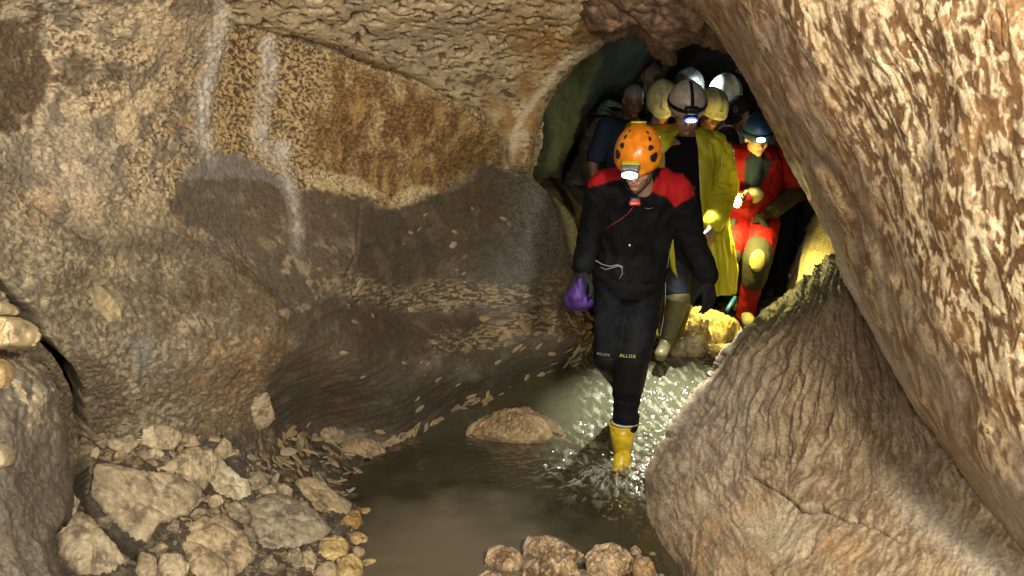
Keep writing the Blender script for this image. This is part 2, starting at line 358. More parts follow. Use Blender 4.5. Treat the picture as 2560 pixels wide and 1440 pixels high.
# three pieces
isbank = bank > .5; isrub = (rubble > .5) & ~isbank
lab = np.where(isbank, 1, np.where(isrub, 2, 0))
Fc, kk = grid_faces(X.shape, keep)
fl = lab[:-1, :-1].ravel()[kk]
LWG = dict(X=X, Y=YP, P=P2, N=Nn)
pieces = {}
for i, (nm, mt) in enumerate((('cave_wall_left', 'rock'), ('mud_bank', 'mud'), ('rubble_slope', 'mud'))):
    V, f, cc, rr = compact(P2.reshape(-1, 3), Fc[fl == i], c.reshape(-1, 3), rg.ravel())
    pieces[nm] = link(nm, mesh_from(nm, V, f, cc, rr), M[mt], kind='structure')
_xs = axis(-420, 1600, 0, 2560, 3.0); _ys = axis(-260, 1700, 0, 1440, 3.0)
def onL(px, py):
    i = int(np.clip(np.searchsorted(_ys, py), 0, len(_ys) - 1)); j = int(np.clip(np.searchsorted(_xs, px), 0, len(_xs) - 1))
    return Vector(P2L[i, j]), Vector(NL[i, j])
P2L, NL = P2, Nn
def smoothN(px, py, r=8):
    i = int(np.searchsorted(_ys, py)); j = int(np.searchsorted(_xs, px)); r = max(1, int(r))
    return Vector(NL[max(0, i - r):i + r + 1, max(0, j - r):j + r + 1].reshape(-1, 3).mean(0)).normalized()

# ---- ceiling vault
CE = [(500, -260, 2.9), (1000, -260, 2.95), (1500, -260, 3.1), (1800, -260, 3.2), (560, 60, 3.7), (760, 100, 3.95), (960, 175, 4.3), (1210, 290, 4.95), (1290, 400, 5.3), (1335, 400, 5.25),
      (1400, 200, 4.95), (1500, 110, 4.7), (1590, 85, 4.55), (1100, 0, 3.85), (1300, 100, 4.4), (1250, 200, 4.75), (800, 0, 3.65), (1500, 0, 4.1), (1750, 0, 4.0), (1300, 300, 5.1)]
cutC = [(470, -270), (480, 20), (560, 62), (640, 80), (720, 92), (840, 130), (960, 175), (1040, 205), (1110, 250), (1170, 275), (1205, 290), (1225, 335), (1255, 345), (1262, 420), (1300, 432), (1328, 430), (1335, 380), (1342, 330), (1375, 250), (1430, 175), (1500, 118), (1560, 92), (1590, 84), (1640, 95), (1720, 60), (1900, -270)]
X, YP, Y, keep, d = field(RBF(CE), 470, 1900, -270, 440, 3.0, cutC, 26, 0.22, None, 3.5)
P = atn(X, YP, Y); Nn = normals(P)
wv = perlin(np.stack([X / 90, YP / 90, 0 * X], -1)) * 26 + perlin(np.stack([X / 30, YP / 30, 0 * X + 4], -1)) * 12
A2 = P * np.array((.55, .5, 1.3))
wn = worms(A2, 40, (1, 1, 1), .7, 3); big = fbm(P * 2.2, 3); fine = fbm(P * 30, 3)
pit = ss(.2, .34, wn) * ss(330, 100, YP - (X - 900) * -.05) 
flow, ft = line_mask(X + wv * .2, YP + wv * .2, [(1500, 110), (1400, 170), (1340, 240), (1290, 320), (1275, 420)])
smc = 1 - .75 * ss(110, 230, YP + (X - 1100) * .12)
h = .03 * big * smc + .010 * fbm(P * 9, 3) * smc + .003 * fine - .018 * pit * (1 - ss(150, 260, YP)) - .004 * pit
P2 = P + Nn * h[..., None]
c = base(P, np.array((.46, .36, .24)))
c = mix(c, np.array((.56, .47, .30)), ss(130, 260, YP + (X - 1100) * .1) * .8)
c = mix(c, np.array((.27, .215, .155)), ss(-.1, .35, fbm(P * 4 + 8, 4)) * .55)
c = mix(c, np.array((.12, .08, .05)), ss(.14, .26, wn) * .85)
edge = ss(150, 10, d) * ss(1150, 1300, X)
c = mix(c, np.array((.36, .21, .08)), ss(-.35, .3, fbm(P * np.array((7, 2, 7)) + 5, 3)) * ss(300, 60, flow) * ss(1150, 1280, X) * .9)
c = mix(c, np.array((.50, .41, .26)), ss(.1, .4, fbm(P * 5 + 44, 3)) * .5)
c = mix(c, np.array((.52, .45, .35)), ss(16, 4, flow) * .8)
c = mix(c, BROWN * .8, ss(10, 0, d) * ss(1250, 1000, X) * .6)
Fc, kk = grid_faces(X.shape, keep)
V, f, cc = compact(P2.reshape(-1, 3), Fc, c.reshape(-1, 3))
link('cave_ceiling', mesh_from('cave_ceiling', V, f, cc, np.full(len(V), .75)), M['smoothrock'], kind='structure')

# ---- leaning boulder on the right
BR = [(1600, -270, 3.5), (1720, 0, 3.5), (1830, 150, 3.45), (1940, 350, 3.35), (2050, 560, 3.2), (2095, 650, 3.1), (2200, 860, 2.85), (2330, 1080, 2.55), (2480, 1290, 2.25), (2720, 1560, 1.9),
      (2000, -250, 2.9), (2000, 100, 2.9), (2150, 300, 2.75), (2280, 560, 2.55), (2400, 800, 2.3), (2560, 1050, 2.05), (2300, -200, 2.4), (2300, 100, 2.4), (2450, 400, 2.2), (2560, 700, 2.0), (2700, 1000, 1.85),
      (2560, -200, 2.1), (2560, 100, 2.05), (2900, -200, 1.75), (2900, 500, 1.6), (2900, 1200, 1.6), (1900, 0, 3.1), (2110, 480, 2.95), (1980, 250, 3.1)]
cutB = [(1560, -280), (1720, 0), (1775, 65), (1832, 150), (1880, 238), (1935, 345), (1995, 465), (2045, 560), (2085, 620), (2110, 690), (2140, 740), (2170, 800), (2205, 870), (2255, 950), (2320, 1070), (2380, 1150), (2410, 1190), (2480, 1270), (2600, 1420), (2760, 1620), (2950, 1620), (2950, -280)]
X, YP, Y, keep, d = field(RBF(BR), 1560, 2950, -280, 1620, 3.0, cutB, 95, 0.34, None, 8)
P = atn(X, YP, Y); Nn = normals(P)
# rock-aligned coordinates: along the lean (down-right) and across it
dirv = np.array((.42, -.25, -.87)); dirv /= np.linalg.norm(dirv); perp = np.array((.87, -.3, .40)); perp -= dirv * (perp @ dirv); perp /= np.linalg.norm(perp); oth = np.cross(dirv, perp)
S = np.stack([P @ dirv, P @ perp, P @ oth], -1)
tilt = ss(.6, .2, d / 260)
SQ = S * np.array((.42, 1, 1))
wa = worms(SQ, 34, (1, 1, 1), 1.1, 3); wb_ = worms(SQ, 60, (1, 1, 1), 1.0, 30); wc = worms(SQ, 15, (1, 1, 1), 1.2, 60)
big = fbm(P * 2.4, 3); fine = fbm(P * 42, 3)
bump = ss(-.3, .3, wa)
fold, ft = line_mask(X, YP, [(1790, -20), (1880, 120), (2000, 330), (2110, 500), (2210, 640), (2330, 840), (2450, 1010), (2600, 1190)])
vein = ss(.07, .0, np.abs(wa)) * ss(-.1, .2, fbm(P * 4 + 9, 3)); vein2 = ss(.05, .0, np.abs(wc + .1)) * ss(.0, .3, fbm(P * 3 + 2, 3)) * ss(60, 300, d)
h = .028 * big + .0035 * wc + .0010 * bump + .0008 * wb_ + .0011 * fine - .003 * vein - .005 * vein2 - .012 * ss(26, 0, fold)
P2 = P + Nn * h[..., None]
inner = ss(-30, 60, d - 150)
c = base(P, np.array((.35, .25, .16)))
c = mix(c, np.array((.70, .54, .34)), ss(-.12, .16, wa + .35 * wb_ + .3 * wc) * (.5 + .5 * inner))
c = mix(c, np.array((.22, .11, .05)), ss(.02, -.22, wa - .03 + .6 * fbm(P * 5 + 1, 3) + .35 * wb_) * .85)
c = mix(c, np.array((.15, .075, .035)), np.clip(vein * .75 + vein2 * .9, 0, 1))
c = mix(c, np.array((.27, .15, .08)), ss(.0, .25, fbm(P * 2.2 + 90, 3) + .35 * ss(420, -50, YP)) * .6 * (.4 + .6 * ss(.0, .2, wb_ + wa)))
c = mix(c, np.array((.42, .235, .10)), ss(.05, .35, fbm(P * 7 + 20, 4)) * .55 * inner)
c = mix(c, np.array((.30, .235, .195)), (1 - inner) * .6 * ss(-.4, .3, fbm(P * 8 + 5, 3)))
c = mix(c, np.array((.74, .61, .44)), ss(.15, .3, wb_ + .4 * wa) * .7 * inner)
lowm = ss(1080, 1300, YP) * ss(250, 60, d)
c = mix(c, np.array((.33, .28, .24)), lowm * .6)
c = mix(c, np.array((.46, .40, .36)), ss(26, 6, d) * ss(380, 640, YP) * ss(1100, 900, YP) * .85)
Fc, kk = grid_faces(X.shape, keep)
V, f, cc = compact(P2.reshape(-1, 3), Fc, c.reshape(-1, 3))
o = link('leaning_boulder', mesh_from('leaning_boulder', V, f, cc, np.full(len(V), .48)), M['smoothrock'], label='huge mottled cream and brown boulder leaning in from the upper right', cat='boulder')

# ---- fluted rock fanning out below it
FR = [(2090, 640, 4.15), (2000, 710, 4.3), (1900, 790, 4.35), (1790, 885, 4.3), (1730, 1000, 4.15), (1640, 1100, 3.95), zc(1600, 1240, .03), zc(1600, 1330, -.03), zc(1650, 1420, -.03), zc(1700, 1600, -.05),
      (2150, 700, 3.9), (2050, 800, 3.85), (1950, 950, 3.72), (1850, 1080, 3.55), (1750, 1200, 3.42), (1720, 1330, 3.2), (2200, 800, 3.7), (2150, 950, 3.45), (2100, 1100, 3.2), (2000, 1200, 3.08), (1900, 1300, 2.98), (1850, 1420, 2.82),
      (2300, 1000, 3.25), (2350, 1150, 2.95), (2250, 1250, 2.8), (2150, 1350, 2.65), (2100, 1440, 2.52), (2500, 1250, 2.6), (2400, 1400, 2.4), (2560, 1440, 2.25), (2700, 1700, 1.9), (2100, 1700, 2.2), (2300, 700, 4.1), (2600, 1000, 3.1), (2800, 1400, 2.2)]
cutF = [(2150, 560), (2092, 632), (2040, 680), (1980, 722), (1920, 765), (1870, 812), (1830, 850), (1795, 880), (1772, 935), (1745, 975), (1722, 1005), (1695, 1040), (1648, 1092), (1628, 1140), (1606, 1190), (1590, 1250), (1592, 1310), (1610, 1360), (1640, 1400), (1665, 1450), (1690, 1700), (2900, 1700), (2900, 900), (2400, 560)]
X, YP, Y, keep, d = field(RBF(FR), 1560, 2900, 560, 1700, 3.0, cutF, 80, 0.4, None, 7)
P = atn(X, YP, Y); Nn = normals(P)
ang = np.arctan2(X - 2110, YP - 560) ; rad = np.hypot(X - 2110, YP - 560)
ang2 = ang + .00045 * (rad - 400) * ss(300, 900, rad) * np.sign(ang + .2)
Q = np.stack([ang2 * 26 + fbm(P * 3, 2) * 1.4, rad / 240, 0 * rad], -1)
flute = fbm(Q, 4); Q2 = np.stack([ang2 * 70 + fbm(P * 6, 2) * 2.5, rad / 90, 0 * rad + 7], -1); flute2 = fbm(Q2, 4)
Q3 = np.stack([ang2 * rad / 14 + fbm(P * 10, 2) * 2, rad / 42, 0 * rad + 17], -1); fl3 = perlin(Q3)
up = ss(850, 350, rad)
big = fbm(P * 2.1 + 9, 3); fine = fbm(P * 40, 3)
rowm = wm = ss(-.25, .3, fl3)
stn = perlin(np.stack([ang2 * rad / 7 + fbm(P * 14, 2) * 2.2, rad / 60, 0 * rad + 27], -1)); stl = ss(.12, .0, np.abs(stn))
ledge, lt = line_mask(X, YP, [(1600, 1110), (1680, 1085), (1740, 1090), (1790, 1130)])
h = .03 * big + .022 * flute * (.25 + 1.2 * up) + .010 * flute2 * (.2 + .9 * up) + .0022 * wm + .0012 * fine - .003 * stl - .012 * ss(10, 0, ledge)
wv = perlin(np.stack([X / 30, YP / 30, 0 * X], -1)) * 10 + perlin(np.stack([X / 10, YP / 10, 0 * X], -1)) * 4
cr1, t1 = line_mask(X + wv * .6, YP + wv * .6, [(1880, 1190), (1950, 1232), (1985, 1255), (2005, 1278), (2055, 1272), (2110, 1300), (2180, 1315), (2260, 1355)])
crw = 4 + 8 * ss(.35, .45, t1) * ss(.65, .55, t1)
h -= .035 * ss(1, 0, cr1 / crw)
cr2, t2 = line_mask(X + wv * .5, YP + wv * .5, [(2040, 1340), (2025, 1380), (2010, 1395)])
h -= .014 * ss(8, 0, cr2)
P2 = P + Nn * h[..., None]
c = base(P, np.array((.35, .27, .18)) )
c = mix(c, np.array((.50, .40, .285)), ss(.0, .25, fl3 + .4 * flute2 + .3 * fbm(P * 5 + 7, 3)) * ss(350, 850, rad) * .8)
c = mix(c, np.array((.50, .38, .25)), ss(650, 950, rad) * ss(-.3, .2, fbm(P * 7 + 77, 4)) * .6)
c = mix(c, np.array((.16, .11, .075)), stl * .4)
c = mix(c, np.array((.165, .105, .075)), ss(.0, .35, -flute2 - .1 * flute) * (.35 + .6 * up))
c = mix(c, np.array((.15, .10, .075)), ss(1.0, .3, np.abs((X - 2120) - (YP - 640) * .50) / (60 + (YP - 600) * .22)) * ss(1250, 800, YP) * .8)  # overhang shade painted in along the edge of the leaning boulder
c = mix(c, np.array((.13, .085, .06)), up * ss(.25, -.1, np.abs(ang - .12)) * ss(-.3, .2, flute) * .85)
c = mix(c, np.array((.20, .13, .085)), ss(.08, .3, -fl3) * .55)
c = mix(c, np.array((.46, .27, .13)), ss(.1, .45, fbm(P * 5 + 4, 4)) * .45 * ss(500, 900, rad))
c = mix(c, np.array((.50, .43, .33)), ss(120, 30, np.hypot(X - 1960, (YP - 1330) * 1.1) + wv * 2) * .7)
c = mix(c, np.array((.47, .42, .36)), ss(90, 20, np.abs((YP - 1420) - (X - 2480) * .8) + wv) * ss(2150, 2350, X) * .7)
c = mix(c, np.array((.085, .082, .05)), ss(130, 20, d) * ss(920, 780, YP) * .85)  # upper rim darkened in colour to tone down the torch light on it
c = mix(c, np.array((.06, .04, .03)), ss(1, .2, cr1 / crw) * .7)
bl = ss(.1, .3, fbm(P * 16 + 3, 4)) * ss(80, 20, np.hypot(X - 1960, (YP - 1440) * 1.3))
c = mix(c, np.array((.08, .055, .04)), bl * .8)
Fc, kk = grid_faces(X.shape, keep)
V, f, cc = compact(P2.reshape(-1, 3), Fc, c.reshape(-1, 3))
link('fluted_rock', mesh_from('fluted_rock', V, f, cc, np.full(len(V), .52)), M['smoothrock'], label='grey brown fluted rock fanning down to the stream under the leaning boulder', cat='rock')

# ---- block in front of the crack at the lower left
LB = [(-400, 860, 1.75), (0, 890, 2.28), (100, 930, 2.38), (160, 1050, 2.44), (185, 1150, 2.46), (190, 1240, 2.4), (60, 1100, 2.22), (60, 1250, 2.14), (150, 1340, 2.2), (60, 1400, 2.02), (160, 1500, 2.0), (-400, 1200, 1.6), (-400, 1600, 1.5)]
cutK = [(-420, 850), (-60, 868), (0, 882), (60, 892), (110, 915), (140, 960), (152, 1010), (166, 1060), (176, 1130), (182, 1190), (190, 1240), (178, 1300), (140, 1330), (135, 1400), (160, 1460), (190, 1620), (-420, 1620)]
X, YP, Y, keep, d = field(RBF(LB), -420, 220, 840, 1620, 3.0, cutK, 30, 0.26, None, 6)
P = atn(X, YP, Y); Nn = normals(P)
big = fbm(P * 3, 3); mid = fbm(P * 16, 4); fine = fbm(P * 50, 3)
P2 = P + Nn * (.02 * big + .010 * mid + .004 * fine)[..., None]
c = mix(base(P, GREY * .62), np.array((.48, .40, .28)), ss(.0, .25, fbm(P * 24 + 5, 4)) * ss(1120, 980, YP + mid * 60))
c = mix(c, MUD, ss(.05, .3, fbm(P * 8 + 2, 4)) * .5)
Fc, kk = grid_faces(X.shape, keep)
V, f, cc = compact(P2.reshape(-1, 3), Fc, c.reshape(-1, 3))
link('cracked_block', mesh_from('cracked_block', V, f, cc, np.full(len(V), .7)), M['rock'], label='big muddy rounded block left of the long dark crack', cat='boulder')

# ---- passage behind the arch
def sheet(name, ctrl, cut, box, step, roll, depth, colf, hf, mat='rock', rough=.7, **kw):
    X, YP, Y, keep, d = field(RBF(ctrl), *box, step, cut, roll, depth, None, kw.pop('warp', 6))
    P = atn(X, YP, Y); Nn = normals(P); P2 = P + Nn * hf(P, X, YP)[..., None]
    c = colf(P, X, YP, d); Fc, kk = grid_faces(X.shape, keep)
    V, f, cc = compact(P2.reshape(-1, 3), Fc, c.reshape(-1, 3))
    return link(name, mesh_from(name, V, f, cc, np.full(len(V), rough)), M[mat], **kw)
rough_h = lambda P, X, Y: .05 * fbm(P * 2.5, 3) + .02 * fbm(P * 9, 4)
sheet('passage_wall', [(1250, 0, 6.2), (1330, 400, 5.9), (1400, 300, 6.1), (1470, 200, 6.5), (1560, 100, 6.8), (1500, 300, 7.2), (1480, 440, 7.6), (1420, 430, 6.3), (1250, 500, 6.0), (1600, 0, 6.6), (1600, 250, 7.6), (1560, 440, 8.2)],
      [(1240, -60), (1240, 520), (1380, 445), (1398, 420), (1420, 380), (1445, 330), (1470, 290), (1500, 240), (1600, 230), (1700, 150), (1700, -60)], (1240, 1700, -60, 520), 5, 40, .25,
      lambda P, X, Y, d: mix(base(P, np.array((.060, .082, .055))), np.array((.028, .028, .018)), ss(-.2, .3, fbm(P * 4, 4)) * .8), rough_h, kind='structure')
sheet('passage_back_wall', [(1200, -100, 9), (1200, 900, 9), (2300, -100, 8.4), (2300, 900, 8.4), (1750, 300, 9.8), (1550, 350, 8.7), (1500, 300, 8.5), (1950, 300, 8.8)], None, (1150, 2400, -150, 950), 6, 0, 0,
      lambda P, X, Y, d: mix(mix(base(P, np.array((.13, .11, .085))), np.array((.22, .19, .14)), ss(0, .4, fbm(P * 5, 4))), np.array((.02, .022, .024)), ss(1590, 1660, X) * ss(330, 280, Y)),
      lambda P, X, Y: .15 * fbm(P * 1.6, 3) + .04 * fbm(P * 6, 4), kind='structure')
sheet('passage_ledge', [(1200, 380, 6.5), (1330, 430, 6.35), (1400, 475, 6.5), (1450, 545, 6.6), (1500, 520, 6.9), (1460, 450, 7.4), (1600, 520, 7.6), (1500, 650, 6.4), (1600, 700, 6.9), (1500, 900, 5.9), (1700, 560, 7.8)],
      [(1290, 418), (1330, 418), (1360, 430), (1410, 455), (1480, 475), (1560, 480), (1700, 540), (1760, 800), (1500, 900), (1440, 640), (1410, 520), (1340, 460)], (1180, 1760, 370, 960), 5, 30, .3,
      lambda P, X, Y, d: mix(base(P, np.array((.07, .052, .036))), MUD * .3, ss(-.1, .3, fbm(P * 6, 4))), rough_h, kind='structure')
# rough rock hanging from the roof over the group
sheet('roof_rock', [(1440, -200, 3.9), (1800, -200, 3.9), (1460, 60, 4.25), (1600, 60, 4.1), (1750, 60, 4.0), (1650, 150, 4.35), (1750, 120, 4.4), (1860, 200, 4.6)],
      [(1430, -220), (1452, 10), (1458, 55), (1475, 85), (1500, 92), (1520, 105), (1560, 92), (1585, 84), (1602, 105), (1610, 130), (1640, 145), (1655, 158), (1680, 164), (1692, 150), (1720, 118), (1745, 108), (1760, 118), (1800, 120), (1835, 150), (1850, 190), (1900, 200), (1900, -220)], (1430, 1900, -220, 210), 3.2, 30, .3,
      lambda P, X, Y, d: mix(mix(base(P, np.array((.19, .115, .075))), np.array((.30, .20, .13)), ss(.0, .3, fbm(P * 14, 4)) * .6), np.array((.09, .055, .04)), ss(.0, .3, worms(P, 26, (1, 1, 1), 1)) * .7),
      lambda P, X, Y: .05 * fbm(P * 4 + 4, 3) + .016 * worms(P, 22, (1, 1, 1), 1) + .006 * fbm(P * 34, 3), label='dark reddish brown knobbly rock hanging from the roof above the helmets', cat='rock')
# folds of pale flowstone in the dark behind the group
sheet('flowstone_fold', [(1600, 120, 7.4), (1650, 200, 7.3), (1620, 300, 7.5), (1700, 120, 7.6)], [(1590, 90), (1600, 130), (1595, 230), (1610, 330), (1625, 330), (1650, 260), (1665, 200), (1690, 150), (1690, 90)], (1580, 1700, 80, 340), 4, 18, .2,
      lambda P, X, Y, d: mix(base(P, np.array((.22, .18, .13))), np.array((.05, .04, .03)), ss(0, .2, worms(P, 12, (1, 1, .4), 1))), lambda P, X, Y: .05 * worms(P, 7, (1, 1, .3), 1), label='brown folded flowstone behind the yellow helmet', cat='flowstone')
# smooth rock lit yellow by the torch
sheet('smooth_rock', [(1960, 760, 6.35), (1990, 640, 6.3), (2040, 540, 6.4), (2100, 640, 5.7), (2060, 700, 5.8), (2100, 500, 6.1), (1990, 740, 6.0), (2200, 600, 5.3)],
      [(1950, 800), (1960, 740), (1975, 690), (1995, 630), (2020, 565), (2040, 525), (2070, 480), (2250, 480), (2250, 800)], (1940, 2260, 470, 810), 3.5, 40, .3,
      lambda P, X, Y, d: mix(base(P, np.array((.50, .44, .27))), np.array((.30, .26, .15)), ss(.05, .3, worms(P, 22, (1, 1, .5), .8)) * .7), lambda P, X, Y: .03 * fbm(P * 3, 2) + .008 * worms(P, 18, (1, 1, .5), 1), label='smooth pale rock beside the red suited caver, glowing yellow in the torchlight', cat='rock')
# ------------------------------------------------------------------ stream
def zw(y): return .20 * ss(4.6, 5.9, y)
xs = np.concatenate([np.arange(-1.6, 2.3, .0085)]); ys = np.concatenate([np.arange(2.2, 5.4, .0085), np.arange(5.4, 9.5, .016)])
XX, YY = np.meshgrid(xs, ys)
boot = at(1552, 1168, 4.24)
r = np.hypot(XX - boot.x, YY - boot.y)
A = np.stack([XX, YY, 0 * XX], -1)
rough = ss(4.0, 4.6, YY) * (.12 + .88 * ss(.22, .62, XX + .12 * perlin(A * 3))) ; near = ss(.75, .1, r)
choppy = np.clip(rough * 1.0 + near * .9 + .06, 0, 1)
# flow runs toward the camera and to the left
fx = np.stack([XX * 1.0 + YY * .35, YY * .55 - XX * .25, 0 * XX], -1)
Zw = choppy * (.016 * fbm(fx * 7, 3) + .018 * fbm(fx * 24 + 4, 3) + .0080 * perlin(fx * 78)) + .0012 * fbm(fx * 10 + 8, 3) + .0005 * perlin(fx * 60)
Zw += near * .006 * np.sin(r * 62 + 3 * perlin(A * 6)) * ss(.02, .1, r)
fan = ss(.9, .15, r) * ss(4.4, 4.2, YY)
fanp = perlin(np.stack([np.arctan2(XX - boot.x, boot.y - YY) * 13 + .6 * perlin(A * 9), r * 7, 0 * r], -1)); fanp2 = perlin(np.stack([np.arctan2(XX - boot.x, boot.y - YY) * 24, r * 16, 0 * r + 5], -1))
Zw += fan * (.016 * np.abs(fanp) + .008 * fanp2)
Zw = Zw + zw(YY) + .03 * ss(.2, .6, perlin(A * 2.2 + 3)) * rough * .3
cw = base(A, np.array((.058, .047, .028)))
cw = mix(cw, np.array((.024, .019, .010)), ss(-.2, .3, fbm(A * 2.5, 3)) * .7 * ss(4.8, 3.9, YY))
murk = ss(.75, .15, np.hypot((XX + .28) * 1.0, (YY - 3.3) * .9) + .22 * fbm(A * 4, 4))
cw = mix(cw, np.array((.20, .175, .12)), murk * .75)
cw = mix(cw, np.array((.085, .085, .052)), ss(4.3, 4.9, YY + .15 * fbm(A * 5, 3)) * .85)
cw = mix(cw, np.array((.50, .49, .38)), ss(.02, .32, fbm(fx * np.array((26, 12, 1)) + 60, 4)) * ss(.45, .8, choppy) * .32)  # foam flecks, also standing in for lamp light on the choppy water
cw = mix(cw, np.array((.55, .52, .42)), fan * ss(.22, .42, fanp + .5 * fanp2) * .6 * ss(.7, .2, r))
Fc, kk = grid_faces(XX.shape, np.ones(XX.shape, bool))
wm_ = bpy.data.materials.new('murky_water'); nt, N, L, b = nodes(wm_)
a = N.new('ShaderNodeVertexColor'); a.layer_name = 'col'; L.new(a.outputs[0], b.inputs['Base Color'])
b.inputs['Roughness'].default_value = .13; b.inputs['IOR'].default_value = 1.33; b.inputs['Specular IOR Level'].default_value = .5
b.inputs['Coat Weight'].default_value = .6; b.inputs['Coat Roughness'].default_value = .10
tc = N.new('ShaderNodeTexCoord'); nn = N.new('ShaderNodeTexNoise'); nn.inputs['Scale'].default_value = 75; nn.inputs['Detail'].default_value = 3
L.new(tc.outputs['Object'], nn.inputs['Vector']); bp = N.new('ShaderNodeBump'); bp.inputs['Strength'].default_value = .3; bp.inputs['Distance'].default_value = .003
mm = N.new('ShaderNodeMath'); mm.operation = 'MULTIPLY'; L.new(nn.outputs['Fac'], mm.inputs[0]); L.new(a.outputs['Alpha'], mm.inputs[1])
L.new(mm.outputs[0], bp.inputs['Height']); L.new(bp.outputs[0], b.inputs['Normal'])
link('stream_water', mesh_from('stream_water', np.stack([XX, YY, Zw], -1).reshape(-1, 3), Fc, cw.reshape(-1, 3), choppy.ravel()), wm_, kind='structure')
# stream bed under it, rising to dry gravel at the back
xs = np.arange(-2.2, 3.2, .03); ys = np.arange(1.6, 10, .03); XX, YY = np.meshgrid(xs, ys); A = np.stack([XX, YY, 0 * XX], -1)
Zb = -.10 + zw(YY) + .03 * fbm(A * 5, 4) + .10 * ss(6.0, 6.5, YY) + .1 * ss(1.0, 1.5, XX)
Fc, kk = grid_faces(XX.shape, np.ones(XX.shape, bool))
cb = mix(base(A, MUD), np.array((.3, .24, .15)), ss(0, .3, fbm(A * 9, 4)))
link('stream_bed', mesh_from('stream_bed', np.stack([XX, YY, Zb], -1).reshape(-1, 3), Fc, cb.reshape(-1, 3), np.full(XX.size, .6)), M['mud'], kind='structure')

# ------------------------------------------------------------------ stones
SR = np.linalg.qr(np.array([(.5, .8, .2), (-.7, .5, .3), (.2, -.3, .9)]))[0]
def slab(name, poly, T=.05, sink=.35, cols=((.44, .37, .26), (.33, .27, .19)), seed=0, mat='stone', Yd=None, nrm=None, label=None, cat='stone', group=None, rings=30, na=130, relief=1.0, tilt=0, dome=11.0, fc=.45, fs=.10, lf=.16, hf=.0, parent=None, rough=.65, on=None):
    """a stone whose outline is set at its own distance, with rounded front, sides and underside"""
    pts = smooth_poly(poly, 1 if Yd is not None and name != 'knobbly_rock' else 0); cx = sum(p[0] for p in pts) / len(pts); cy = sum(p[1] for p in pts) / len(pts)
    th = np.linspace(0, 2 * math.pi, na, endpoint=False); rad = np.zeros(na)
    for k, t in enumerate(th):
        dx, dy = math.cos(t), math.sin(t); best = 0
        for i in range(len(pts)):
            x0, y0 = pts[i][0] - cx, pts[i][1] - cy; x1, y1 = pts[(i + 1) % len(pts)][0] - cx, pts[(i + 1) % len(pts)][1] - cy
            den = dx * (y1 - y0) - dy * (x1 - x0)
            if abs(den) < 1e-9: continue
            s = (x0 * (y1 - y0) - y0 * (x1 - x0)) / den; u = (x0 * dy - y0 * dx) / den
            if s > 0 and -1e-6 <= u <= 1 + 1e-6: best = max(best, s)
        rad[k] = best
    rad *= 1 + .035 * perlin(np.stack([np.cos(th) * 4, np.sin(th) * 4, th * 0 + seed], -1)) + .04 * perlin(np.stack([np.cos(th) * 11, np.sin(th) * 11, th * 0 + seed], -1)) + .02 * perlin(np.stack([np.cos(th) * 25, np.sin(th) * 25, th * 0 + seed], -1))
    size = float(np.mean(rad))
    if Yd == 'w':
        Yd = Yz(cy, .03)
        for _ in range(6): Yd = Yz(cy, float(zw(np.array(Yd))) + T * .22)
    if Yd is None:
        p0, n0 = onL(cx, cy); n0 = smoothN(cx, cy, max(4, size / 5)); Yc = p0.y
    else: n0 = Vector(nrm or (0, -.6, .8)).normalized(); p0 = at(cx, cy, Yd)
    view = (Vector((0, 0, CAMZ)) - p0).normalized()
    n0 = (n0 + view * .25).normalized()
    def plane(px, py):
        x = (px - 1280) / F; y = (720 - py) / F
        D = np.stack([x, ct + y * st, -st + y * ct], -1); o_ = np.array((0, 0, CAMZ)); n = np.array(n0)
        k = ((np.array(p0) - o_) @ n) / (D @ n); return o_ + D * k[..., None]
    rr = np.linspace(0, 1, rings) ** .8
    Pf = []; hs = []
    for q in rr:
        B = plane(cx + np.cos(th) * rad * q, cy + np.sin(th) * rad * q)
        Pf.append(B); hs.append(np.full(na, T * (1 - q ** dome) ** .5 * (1 - sink)))
    rb = np.linspace(1, 0, 7)[1:]
    for q in rb:
        B = plane(cx + np.cos(th) * rad * q, cy + np.sin(th) * rad * q)
        Pf.append(B); hs.append(np.full(na, -T * (1 - q ** dome) ** .5 * (.4 + sink)))
    V = np.array(Pf); H = np.array(hs); nv = np.array(n0)
    facet = np.abs(perlin(V * 7 + seed * 3.1)) * 1.6
    rs = np.random.default_rng(seed + 5); Lc = (V - np.array(p0)) / (size / F * p0.y)
    chip = 0
    for _ in range(7):
        dr = rs.normal(size=3); dr -= nv_(n0) * (dr @ nv_(n0)); dr /= np.linalg.norm(dr) + 1e-9; chip = chip + np.maximum(0, Lc @ dr - rs.uniform(.35, .75)) * rs.uniform(.6, 1.4)
    st_p = fbm(V * 6 + seed * 2.3, 3) * 3.2; step = np.floor(st_p) + ss(.78, .98, st_p - np.floor(st_p))
    H2 = H + T * relief * (-.55 * chip * fc + .20 * step * fs + hf * fbm(V * 24 + seed, 4) + lf * fbm(V * 9 + seed, 3) + .06 * fbm(V * 38 + seed, 3) + .10 * fbm(V @ SR * np.array((9, 60, 30)) + seed, 3) - .18 * ss(.10, 0, np.abs(perlin(V * np.array((8, 8, 8)) + seed * 1.7))) + .2 * (facet - .4)) * (H > 0)
    V = V + nv * H2[..., None]
    V = V + .03 * size / F * p0.y * np.stack([perlin(V * 14 + 3), perlin(V * 14 + 13), perlin(V * 14 + 23)], -1)
    n1 = len(rr) + len(rb); idx = np.arange(n1 * na).reshape(n1, na)
    f = np.stack([idx[:-1], np.roll(idx, -1, 1)[:-1], np.roll(idx, -1, 1)[1:], idx[1:]], -1).reshape(-1, 4)
    c0, c1 = np.array(cols[0]), np.array(cols[1])
    g = fbm(V * 10 + seed * 2, 4); c = mix(base(V, c0), c1, ss(-.25, .3, g)); c = mix(c, MUD * 1.2, ss(.12, .38, fbm(V * 17 + seed, 4)) * .6)
